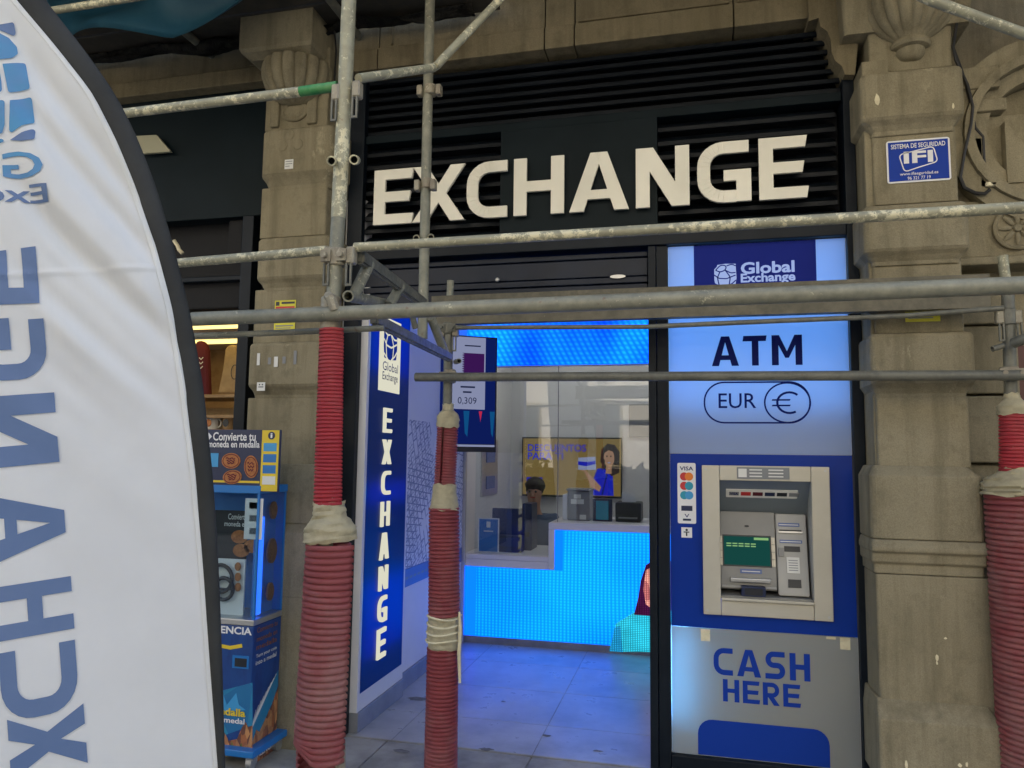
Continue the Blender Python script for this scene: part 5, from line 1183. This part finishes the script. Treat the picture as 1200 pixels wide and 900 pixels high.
for x_ in (ax0+.02, ax1-.02):
    for z_ in (az0+.02, az1-.02): ob('screw', plate([ell(0, 0, .006, .006, 10)], (x_, fy, z_), EX, EZ, .0012), 'silver', am)
text('VISA', oV, EX, vn, .054, .094, -.096, -.080, 'navy_print', strip, .0062, .02)

# ------------------------------------------------------------------ souvenir medal machine in front of the left pillar
mm = thing('medal_machine', 'blue souvenir medal machine with glass case and yellow topper sign', 'vending machine', (-2.4, -.4, 0))
mx1 = -2.13; mx0 = mx1-.56; my0, my1 = -.53, -.27
zc = zz(299, 727, my0); zct = zz(299, 572, my0)
ob('cabinet', B((mx0, mx1, my0, my1, .10, zc-.03), bev=.006), 'cab_print', mm)
bp = ob('base_plate', B((mx0-.03, mx1+.06, my0-.05, my1+.03, .065, .098), bev=.005), 'cobalt', mm)
for x in (mx0+.03, mx1+.02):
    for y in (my0+.0, my1-.03):
        bm = bmesh.new(); addtube(bm, [(x-.015, y, .03), (x+.015, y, .03)], .03, 14); addbox(bm, x-.02, x+.02, y-.02, y+.02, .045, .064); ob('caster', bm, 'silver', mm)
ob('case_sill', B((mx0-.004, mx1+.004, my0-.006, my1, zc-.028, zc+.0), bev=.003), 'silver', mm)
ob('case_back', B((mx0, mx1, my1-.012, my1, zc+.002, zct-.03)), 'cobalt', mm)
gl = ob('case_glass', B((mx0+.012, mx1-.012, my0+.004, my0+.008, zc+.002, zct-.03), (mx1-.008, mx1-.004, my0+.012, my1-.014, zc+.002, zct-.03)), 'case_glass', mm)
for x, y in ((mx0, my0), (mx1-.012, my0)): ob('case_post', B((x, x+.012, y, y+.012, zc+.002, zct-.03)), 'cobalt', mm)
ob('case_lid', B((mx0-.006, mx1+.006, my0-.006, my1+.003, zct-.028, zct+.012), bev=.004), 'cobalt', mm)
OM = Vector((mx1, my0, 0)); ppm = 250.0
fr = lambda px, py: (xx(px, py, my0)-mx1, zz(px, py, my0))
# inside the case
o_ = Vector((mx1, my0+.10, 0))
def R4(px0, px1, py0, py1, Y): 
    return rect(xx(px0, (py0+py1)/2, Y)-mx1, xx(px1, (py0+py1)/2, Y)-mx1, zz((px0+px1)/2, py1, Y), zz((px0+px1)/2, py0, Y))
ob('press_plate', plate([R4(254, 286, 655, 722, my0+.08)], Vector((mx1, my0+.08, 0)), EX, EZ, .0, -.01), 'paper', mm)
for px, py, r in ((258, 678, .07), (262, 690, .055)):
    c = pt(px, py, my0+.06); bm = bmesh.new(); addtube(bm, [c+Vector((r*math.cos(t), 0, r*math.sin(t))) for t in [R(k) for k in range(0, 361, 18)]], .010, 8); addtube(bm, [c+Vector((-r, 0, 0)), c+Vector((r, 0, 0))], .006, 6); ob('crank_wheel', bm, 'dark', mm, True)
for px, py in ((279, 664), (279, 676), (279, 688)): p = pt(px, py, my0+.068); ob('medal', plate([ell(0, 0, .018, .022)], p, EX, EZ, .003), 'copper', mm)
ob('case_poster', plate([R4(250, 290, 598, 655, my0+.18)], Vector((mx1, my0+.18, 0)), EX, EZ, .002), 'dark', mm)
text('Convierte', (mx1, my0+.178, 0), EX, EZ, R4(268, 290, 600, 610, my0+.18)[0][0], R4(268, 290, 600, 610, my0+.18)[1][0], zz(280, 609, my0+.18), zz(280, 602, my0+.18), 'paper', mm, .002, .01)
text('moneda en', (mx1, my0+.178, 0), EX, EZ, R4(264, 290, 600, 610, my0+.18)[0][0], R4(264, 290, 600, 610, my0+.18)[1][0], zz(280, 617, my0+.18), zz(280, 611, my0+.18), 'paper', mm, .002, .01)
for px, py in ((281, 629), (283, 645), (296, 640)): p = pt(px, py, my0+.16); ob('medal', plate([ell(0, 0, .05, .035)], p, EX, EZ, .004), 'copper', mm)
ob('steps_sheet', plate([R4(287, 308, 584, 632, my0+.012)], Vector((mx1, my0+.010, 0)), EX, EZ, .001), 'paper', mm)
for k in range(3): p = pt(298, 592+k*15, my0+.0095); ob('steps_picture', plate([rect(-.028, .028, -.018, .014)], p, EX, EZ, .0005), 'grey' if k else 'sky_blue', mm)
# lit tube and medals on the right side face
ob('case_divider', B((mx1-.06, mx1-.05, my0+.06, my1-.014, zc+.002, zct-.03)), 'cobalt', mm)
ob('lit_tube', B((mx1-.045, mx1-.022, my0+.055, my0+.095, zc+.01, zct-.15), bev=.004), 'p_case', mm)
oS = Vector((mx1-.006, 0, 0))
for py, r in ((598, .036), (645, .050), (692, .036)):
    c = ptx(325, py, mx1); ob('medal', plate([ell(my0+.17, c.z, r*.9, r*1.3, rot=0)], oS, UY, EZ, -.010, -.02), 'copper', mm)
# topper sign
ts = ob('topper_sign', B((mx0-.06, xx(327, 540, my0-.005), my0+.0, my0+.012, zz(290, 576, my0), zz(290, 503.5, my0)), bev=.003), 'navy', mm)
yx = xx(306, 540, my0); zt0, zt1 = zz(290, 575, my0), zz(290, 504, my0); xr = xx(326.5, 540, my0)
O2 = Vector((0, my0, 0))
ob('topper_edge', plate([rect(yx, xr-.002, zt0, zt1)], O2, EX, EZ, .001), 'yellow', ts)
ob('topper_stripe', plate([rect(mx0, yx-.004, zz(290, 566, my0), zz(290, 563.5, my0))], O2, EX, EZ, .001), 'yellow', ts)
text('Convierte tu', O2, EX, EZ, xx(250, 512, my0), xx(300, 512, my0), zz(275, 516.5, my0), zz(275, 506.5, my0), 'white', ts, .002, .02)
text('moneda en medalla', O2, EX, EZ, xx(244, 522, my0), xx(304.5, 522, my0), zz(275, 524.5, my0), zz(275, 516.5, my0), 'white', ts, .002, .02)
ob('topper_arrow', plate([[(xx(244.5, 511, my0), zz(245, 516, my0)), (xx(248.5, 511, my0), zz(245, 511.5, my0)), (xx(244.5, 511, my0), zz(245, 507, my0))]], O2, EX, EZ, .002), 'white', ts)
for px, py, a, b, rt in ((271, 540, .055, .040, 0), (294.5, 547, .040, .058, .15), (272.5, 559, .055, .036, .1)): p = pt(px, py, my0); ob('medal', plate([ell(p.x, p.z, a, b, rot=rt)], O2, EX, EZ, .003), 'copper', ts)
def relief(px, py, a, b, rt, Y, off):
    p = pt(px, py, Y); L = stroke([(p.x+x_, p.z+z_) for x_, z_ in ell(0, 0, a*.84, b*.84, 24, rt)], .004, True)
    for k in range(3): L += stroke([(p.x-a*(.55-.1*k)+a*1.0*t*(1-.15*k)/6, p.z+b*(.30-.3*k)+b*.12*math.sin(t*2.1+k)) for t in range(7)], .006)
    ob('medal_relief', plate(L, Vector((0, Y, 0)), EX, EZ, off, off), 'maroon', ts)
for px, py, a, b, rt in ((271, 540, .055, .040, 0), (294.5, 547, .040, .058, .15), (272.5, 559, .055, .036, .1)): relief(px, py, a, b, rt, my0, .0038)
ob('topper_picture', plate([rect(xx(247, 538, my0), xx(256, 538, my0), zz(250, 547, my0), zz(250, 531, my0))], O2, EX, EZ, .002), 'sky_blue', ts)
p = pt(318.5, 510.5, my0); ob('info_dot', plate([ell(p.x, p.z, .020, .020)], O2, EX, EZ, .002), 'navy', ts); text('i', O2, EX, EZ, p.x-.006, p.x+.006, p.z-.012, p.z+.013, 'white', ts, .003, .02)
for k in range(4): zc_ = zz(315, 524+k*13, my0); ob('topper_picture', plate([rect(yx+.012, xr-.014, zc_-.021, zc_+.021)], O2, EX, EZ, .002), ('sky_blue', 'cobalt', 'cobalt', 'paper')[k], ts)
# printing on the cabinet
cab = mm.children[0]
O3 = Vector((0, my0, 0)); FX = lambda a, b: (xx(a, b, my0), zz(a, b, my0))
text('VALENCIA', O3, EX, EZ, xx(236, 739, my0), xx(295.5, 739, my0), zz(280, 743.5, my0), zz(280, 734.5, my0), 'white', cab, .002, .03)
ob('smile_stripe', plate(stroke([FX(*t_) for t_ in ((250, 754), (260, 757), (270, 759), (284, 756.5))], .018), O3, EX, EZ, .0015, .0015), 'yellow', cab)
ob('coin_window', plate([rect(*[FX(273, 770)[0], FX(292, 770)[0], FX(280, 783)[1], FX(280, 768)[1]])], O3, EX, EZ, .004), 'cobalt', cab); ob('coin_hole', plate([rect(FX(276, 770)[0], FX(290, 770)[0], FX(280, 781)[1], FX(280, 771)[1])], O3, EX, EZ, .0055), 'dark', cab)
ob('printed_sky', plate([[FX(*t_) for t_ in ((250, 812), (296, 800), (296, 850), (250, 866))]], O3, EX, EZ, .001), 'sky_print', cab)
ob('printed_arch', plate([[FX(*t_) for t_ in ((252, 834), (262, 814), (266, 826), (277, 812), (280, 826), (288, 832))]], O3, EX, EZ, .002), 'sky_blue', cab)
ob('printed_town', plate([[FX(*t_) for t_ in ((250, 858), (256, 850), (262, 856), (268, 868), (278, 866), (284, 852), (288, 846), (291, 852), (296, 850), (296, 886), (250, 886))]], O3, EX, EZ, .003), 'town_print', cab)
ob('printed_plants', plate([[FX(*t_) for t_ in ((266, 886), (262, 872), (270, 880), (272, 868), (277, 880), (284, 870), (284, 886))]], O3, EX, EZ, .004), 'leaf_print', cab)
text('medalla', O3, EX, EZ, xx(248, 838, my0), xx(288, 838, my0), zz(275, 839, my0), zz(275, 830, my0), 'yellow', cab, .004, .03); text('o medal', O3, EX, EZ, xx(254, 848, my0), xx(287, 848, my0), zz(275, 847.5, my0), zz(275, 841, my0), 'white', cab, .004, .02)
O4 = Vector((mx1, 0, 0)); SX = lambda a, b: (ptx(a, b, mx1).y, ptx(a, b, mx1).z)
y0_, y1_ = my0+.03, my1-.04; zq = lambda py: ptx(316, py, mx1).z
for tx, a, b, m_ in (('Convierte tu', 736, 730, 'copper'), ('moneda en', 746, 740, 'copper'), ('medalla', 755, 749, 'copper'), ('Turn your coin', 765, 760, 'paper'), ('into a medal', 772, 767, 'paper')): text(tx, O4, UY, EZ, y0_, y1_, zq(a), zq(b), m_, cab, .002, .01)
ob('printed_bridge', plate([[(my0+.01, zq(835)), (my1-.01, zq(790)), (my1-.01, zq(850)), (my0+.01, zq(868))]], O4, UY, EZ, .0015), 'sky_print', cab)
for k in range(9): ob('printed_bridge', plate(stroke([(my0+.02, zq(840)), (my0+.05+k*.022, zq(822-k*3.6))], .004), O4, UY, EZ, .0022+k*.00012, .0022+k*.00012), 'paper', cab)
ob('printed_town', plate([[(my0+.004, zq(868)), (my0+.06, zq(845)), (my0+.09, zq(850)), (my1-.06, zq(826)), (my1-.01, zq(810)), (my1-.01, zq(882)), (my0+.004, zq(888))]], O4, UY, EZ, .0040), 'town_print', cab)
text('VALENCIA', O4, UY, EZ, my0+.05, my1-.03, zq(877), zq(870), 'paper', cab, .006, .02)

# ------------------------------------------------------------------ the souvenir shop in the left bay
ls_ = thing('souvenir_shop_front', 'dark shop front with black fascia and shutter gear left of the pillar', 'shop front', (-3.2, .2, 0))
zf0 = zz(250, 256, .0)
ob('fascia', B((-5.2, -2.44, .0, .10, zf0, zl2-.002), bev=.004), 'sign_back', ls_); ob('fascia_back', B((-5.2, -2.1, .11, .135, zf0+.31, 4.4)), 'dark', ls_)
zr = zz(250, 358, .05)
ob('shutter_box', B((-5.2, -2.44, .14, .50, zr, zf0+.3), bev=.01), 'black', ls_)
ob('shutter_lip', B((-5.2, -2.50, .08, .138, zz(250, 328, .05), zz(250, 322, .05)), bev=.006), 'black_frame', ls_)
xp = xx(284, 420, .0); ob('door_post', B((xp-.03, xp+.045, -.02, .10, 0, zf0-.006), bev=.004), 'black_frame', ls_)
bm = bmesh.new(); c = pt(290, 262, .02)
for k in range(5): addtube(bm, [c+Vector((.014*math.cos(R(t)), .006*(k % 2), -.036*k+.022*math.sin(R(t)))) for t in range(0, 361, 30)], .004, 6)
ob('chain', bm, 'coupler', ls_, True)
ob('gear_plate', B((xx(268, 270, .05), xx(284, 270, .05), .05, .08, zz(276, 300, .05), zz(276, 258, .05)), bev=.004), 'black', ls_)
fr_ = tag(ob('crank_hook', T([pt(204, 282, -.1), pt(208, 288, -.1), pt(210, 293, -.1), pt(214, 297, -.1)], .012, 8), 'tape', None, True), 'short cream crank hook poking out beside the black flag edge', 'hook')
fd = thing('flood_lamp', 'flat pale unlit lamp plate under the black fascia', 'lamp', pt(180, 170, -.03))
bm = plate([[(xx(a, b, -.05), zz(a, b, -.05)) for a, b in ((165, 180), (200, 177.5), (183, 158), (156, 159.5))]], (0, -.03, 0), EX, EZ, .02, -.0); ob('lamp_plate', bm, mk('aged_diffuser', (.42, .40, .27), .5), fd)
ob('lamp_arm', T([pt(196, 176, -.02), pt(201, 174, .02)], .008, 6), 'dark', fd)
# interior: back wall, ceiling, shelf and goods
struct(ob('shop_back_wall', B((-5.4, -2.2, 2.2, 2.3, 0, 3.2)), 'wood'))
struct(ob('shop_ceiling', B((-5.4, -2.2, .52, 2.2, zr+.06, zr+.14)), 'white_wall'))
struct(ob('shop_side_wall', B((-2.32, -2.22, .52, 2.2, 0, zr+.06)), 'dark'))
for k, y in enumerate((.85, 1.55)):
    l_ = thing('strip_light', ('warm strip light nearest the souvenir shop window', 'warm strip light at the back of the souvenir shop')[k], 'ceiling lamp', (-3, y, zr+.05), 'warm strip lights in the souvenir shop')
    ob('lamp_frame', B((-4.6, -2.4, y-.01, y+.2, zr+.048, zr+.059)), 'white', l_); ob('lamp_panel', B((-4.58, -2.42, y, y+.19, zr+.04, zr+.047)), 'lit_warm', l_)
sy = 1.2
shf = thing('display_shelf', 'light wooden shelf unit inside the souvenir shop', 'shelf', (-3.2, sy, 0))
for py in (462, 486, 503): z_ = zz(260, py, sy-.2); ob('shelf_board', B((-4.6, -2.4, sy-.2, sy+.2, z_-.025, z_), bev=.003), 'wood', shf)
ob('shelf_back', B((-4.6, -2.4, sy+.202, sy+.22, .2, 1.9)), 'tan', shf)
zsh = zz(260, 462, sy-.2)
def bag(name, label, cat, px, mat, col2):
    t_ = thing(name, label, cat, (xx(sum(p[0] for p in px)/len(px), 462, sy), sy, zsh))
    P = [(xx(a, b, sy-.1), zz(a, b, sy-.1)) for a, b in px]; o = ob('cloth_body', plate([P], (0, sy-.1, 0), EX, EZ, .03, -.03), mat, t_); o.modifiers.new('b', 'BEVEL').width = .015
    return t_, P
t_, P = bag('maroon_garment', 'maroon souvenir garment hanging upright on the shelf', 'garment', [(231, 464), (229, 412), (231, 402), (236, 399), (242, 402), (245, 410), (247, 464)], 'maroon', 'paper')
c = pt(235.5, 425, sy-.132); ob('garment_print', plate([P_ for k in range(3) for P_ in stroke([(-.018, .04-k*.035), (0, .025-k*.035), (.018, .042-k*.035)], .008)], c, EX, EZ, .001, .001), 'paper', t_)
t_, P = bag('canvas_bag', 'tan canvas tote bag with round print on the shelf', 'bag', [(257, 462), (263, 432), (266, 408), (272, 404), (280, 405), (282, 462)], 'tan', 'dark')
c = pt(275, 436, sy-.132); ob('round_print', plate(stroke(ell(0, 0, .03, .055, 20), .006, True), c, EX, EZ, .001, .001), 'dark', t_)
for k, (px, m_) in enumerate(((249, 'paper'), (269, 'wood'))):
    c = pt(px, 500, sy-.1); z_ = zz(260, 503, sy-.2); t_ = thing('souvenir_mug', ('white patterned souvenir mug left on the low shelf', 'brown patterned souvenir mug right on the low shelf')[k], 'mug', (c.x, sy-.1, z_), 'mugs on the souvenir shelf')
    bm = bmesh.new(); addlathe(bm, [(.045, 0), (.05, .01), (.05, .10), (.046, .10), (.045, .012)], (c.x, sy-.1, z_), 20); ob('mug_body', bm, m_, t_, True)
    bm = bmesh.new(); addtube(bm, [Vector((c.x+.05+.025*math.sin(R(a)), sy-.1, z_+.05+.03*math.cos(R(a)))) for a in range(0, 181, 20)], .006, 6); ob('mug_handle', bm, m_, t_, True)
    ob('mug_picture', plate([ell(0, 0, .025, .03)], (c.x, sy-.151, z_+.05), EX, EZ, .001), 'copper' if k == 0 else 'dark', t_)

# ------------------------------------------------------------------ feather flag in the left foreground (seen from behind: mirrored print)
FD = 1.8
O_f = CAM+ray(50, 520)*FD
def cam2w(a, b, c): return (RT*a+UP*b+FW*c)
fu = cam2w(2.254, .1815, 1.0).normalized(); fv = cam2w(-.0985, .995, .0415); fv = (fv-fu*fv.dot(fu)).normalized(); fn = fu.cross(fv)   # fn points away from the viewer or to him
if fn.dot(CAM-O_f) < 0: fn = -fn
def onf(px, py):
    v = ray(px, py); t = (O_f-CAM).dot(fn)/v.dot(fn); p = CAM+v*t-O_f; return (p.dot(fu), p.dot(fv))
edge = [(-60, -120), (-20, -50), (15, 0), (62, 55), (107, 112), (135, 167), (157, 220), (180, 287), (200, 362), (215, 450), (229, 562), (239, 675), (247, 787), (256, 900), (262, 1010)]
outer = [(-10, -130), (25, -50), (55, 6), (97, 58), (135, 112), (160, 162), (183, 222), (202, 287), (221, 362), (237, 450), (249, 562), (256, 675), (260, 787), (263, 900), (266, 1010)]
EI = [onf(*p) for p in edge]; EO = [onf(*p) for p in outer]
def interp(T_, v):
    T2 = sorted((b, a) for a, b in T_)
    if v <= T2[0][0]: return T2[0][1]
    for (v0, a0), (v1, a1) in zip(T2, T2[1:]):
        if v0 <= v <= v1:
            return a0+(a1-a0)*(v-v0)/(v1-v0)
    return T2[-1][1]
def smooth_edge(T_, v):
    return sum(interp(T_, v+d)*w for d, w in ((-.03, .25), (0, .5), (.03, .25)))
def fold(u, v):
    e = interp(EI, v)-u                                  # distance from the pole edge
    k = max(0.0, min(1.0, (v+.02)/.55)); k2 = max(0, min(1, (v+.5)/.8))
    s_ = u*.80+v*.60+.04*math.sin(v*3)
    w_ = (.0085*math.sin(s_*55+1.2)+.0042*math.sin(s_*97+2.7)+.013*math.sin(s_*29+.4))*k
    pin = .0022*math.sin(v*70+e*25)*max(0, 1-e/.12)*max(0, 1-max(0, (.07-e))/.07)*(.2+.8*k)
    w_ *= 1.15*min(1.0, max(.15, (u+.03)/.10)); return w_*min(1, e/.05+.12)+pin+.018*math.sin(u*4+v*1.7)*k2+.003*math.sin(s_*40)*k2
VC = onf(100, 321)[1]
def F3(u, v, off=0): return O_f+fu*u+fv*v+fn*(fold(u, v)+off+.004*math.exp(-((v-VC-.03*u)/.006)**2))
ff = thing('feather_flag', 'tall white feather flag with black edge and mirrored blue EXCHANGE print', 'flag', (O_f.x, O_f.y, 0))
v0, v1 = EI[-1][1], EI[0][1]; UL = -.60
bm = bmesh.new(); nv, nu = 420, 80; g = []
for j in range(nv+1):
    v = v0+(v1-v0)*j/nv; e = smooth_edge(EI, v); row = []
    for i in range(nu+1):
        u = UL+(e+.004-UL)*(i/nu); row.append(bm.verts.new(F3(u, v)))
    g.append(row)
for j in range(nv):
    for i in range(nu): bm.faces.new((g[j][i], g[j][i+1], g[j+1][i+1], g[j+1][i]))
ob('flag_cloth', bm, 'flag', ff, True)
bm = bmesh.new(); hem = []
for j in range(161):
    v = v0+(v1-v0)*j/160; e = smooth_edge(EI, v); hem.append([bm.verts.new(F3(e-.011, v, .0015)), bm.verts.new(F3(e-.0105, v, .0035)), bm.verts.new(F3(e-.001, v, .0040)), bm.verts.new(F3(e+.002, v, .0015))])
for a, b in zip(hem, hem[1:]):
    for k in range(3): bm.faces.new((a[k], a[k+1], b[k+1], b[k]))
ob('hem', bm, 'flag', ff, True)
# black pole sleeve: flattened tube between the inner and the outer edge
bm = bmesh.new(); rings = []
for j in range(61):
    v = v0+(v1-v0)*j/60; a, b = smooth_edge(EI, v), smooth_edge(EO, v); c = (a+b)/2; h_ = (b-a)/2+.002
    f0 = fold(a, v)*.5
    rings.append([bm.verts.new(O_f+fu*(c+h_*math.cos(t))+fv*v+fn*(f0+.012*math.sin(t))) for t in [2*math.pi*k/16 for k in range(16)]])
for r1, r2 in zip(rings, rings[1:]):
    for k in range(16): bm.faces.new((r1[k], r1[(k+1) % 16], r2[(k+1) % 16], r2[k]))
bmesh.ops.recalc_face_normals(bm, faces=bm.faces[:]); ob('pole_sleeve', bm, 'sleeve', ff, True)
foot = O_f+fu*((EI[-1][0]+EO[-1][0])/2)+fv*v0
ob('flag_pole', T([foot+fv*.02, Vector((foot.x+.02, foot.y, .05))], .011, 10), 'silver', ff, True)
bm = bmesh.new()
for a in (45, 135): 
    d = Vector((math.cos(R(a)), math.sin(R(a)), 0))*.4; addtube(bm, [Vector((foot.x+.02, foot.y, .03))-d, Vector((foot.x+.02, foot.y, .03))+d], .014, 8)
ob('cross_base', bm, 'dark', ff)
def conform(bm, name, mat, off=.003):     # bm holds (u, v, 0) outlines; cut fine, then laid on the folded cloth
    us = [v.co.x for v in bm.verts]; vs = [v.co.y for v in bm.verts]
    for lo, hi, ax in ((min(us), max(us), 0), (min(vs), max(vs), 1)):
        n = int((hi-lo)/.011)+1
        for k in range(1, n):
            no = Vector((1, 0, 0)) if ax == 0 else Vector((0, 1, 0)); bmesh.ops.bisect_plane(bm, geom=bm.verts[:]+bm.edges[:]+bm.faces[:], plane_co=no*(lo+(hi-lo)*k/n), plane_no=no)
    for v in bm.verts: v.co = F3(v.co.x, v.co.y, off)
    return ob(name, bm, mat, ff, True)
def flat(polys):
    bm = bmesh.new()
    for P in polys: bm.faces.new([bm.verts.new((a, b, 0)) for a, b in P])
    bm.normal_update(); bmesh.ops.triangulate(bm, faces=bm.faces[:]); return bm
# EXCHANGE, tops to the right, read upward; mirrored because the back of the cloth is seen
for ch, (pa, pb) in zip('EXCHANGE', (((112, 985), (105, 905)), ((104.5, 893), (96.5, 824)), ((92.5, 829), (89, 749)), ((88, 736), (82.5, 675)), ((80, 650), (72.5, 571)), ((71.5, 541), (62.5, 460)), ((58, 443), (52, 372)), ((49, 356.7), (42, 289.5)))):
    (ua, va), (ub, vb) = onf(*pa), onf(*pb); cap = .156; ut = (ua+ub)/2
    G_ = fit(glyph(ch, .85, .20, .245), va, vb, ut-cap, ut)       # reading direction -> v, height -> u
    conform(flat([[(b, a) for a, b in P] for P in G_]), 'letter', 'flag_print')
def ftext(body, u0, u1, v0_, v1_, mat, bold):
    bm = text(body, (0, 0, 0), EX, Vector((0, 1, 0)), 0, 1, 0, 1, None, None, 0, bold, ext=True)
    for v in bm.verts: v.co = Vector((u1-(u1-u0)*v.co.x, v0_+(v1_-v0_)*v.co.y, 0))
    bm.normal_update(); bmesh.ops.triangulate(bm, faces=bm.faces[:]); return conform(bm, 'lettering', mat)
a, b = onf(54, 213), onf(-150, 200); t1 = onf(50, 183)
ftext('Global', b[0], a[0], a[1], t1[1], 'flag_blue', .015)
a, b, t1 = onf(59, 241), onf(-150, 230), onf(57, 220)
ftext('Exchange', b[0], a[0], a[1]-.012, t1[1], 'flag_print', .015)
# globe: blue cells seen from behind
cells = [[(-2,33),(18,30),(20.5,47),(9,42),(-2,38)], [(-14,40),(0,42),(12,48),(21,58),(22.5,66),(16,72),(0,74),(-14,72)], [(5,79),(31,76.5),(37,108),(12,113)], [(-20,84),(0,80),(4,100),(5,112),(-20,116)],
    [(14,122),(38.5,117),(42,147),(28,152),(13,162)], [(-20,124),(8,122),(8,150),(5,160),(-20,164)], [(14,168),(28,160),(43.5,154),(43,168),(28,170)], [(-20,170),(4,166),(8,169),(-4,173),(-20,174)]]
for k, P in enumerate(cells): conform(flat([[onf(*p) for p in fillet(P+[P[0]], 3, 3)[:-1]]]), 'logo_cell', 'flag_print' if k in (0, 6) else 'flag_blue')

for o in bpy.data.objects:
    if o.type == 'MESH' and o.parent is not None and o.data.polygons and o.data.polygons[0].use_smooth and len(o.data.polygons) < 4000:
        o.data.set_sharp_from_angle(angle=R(40))
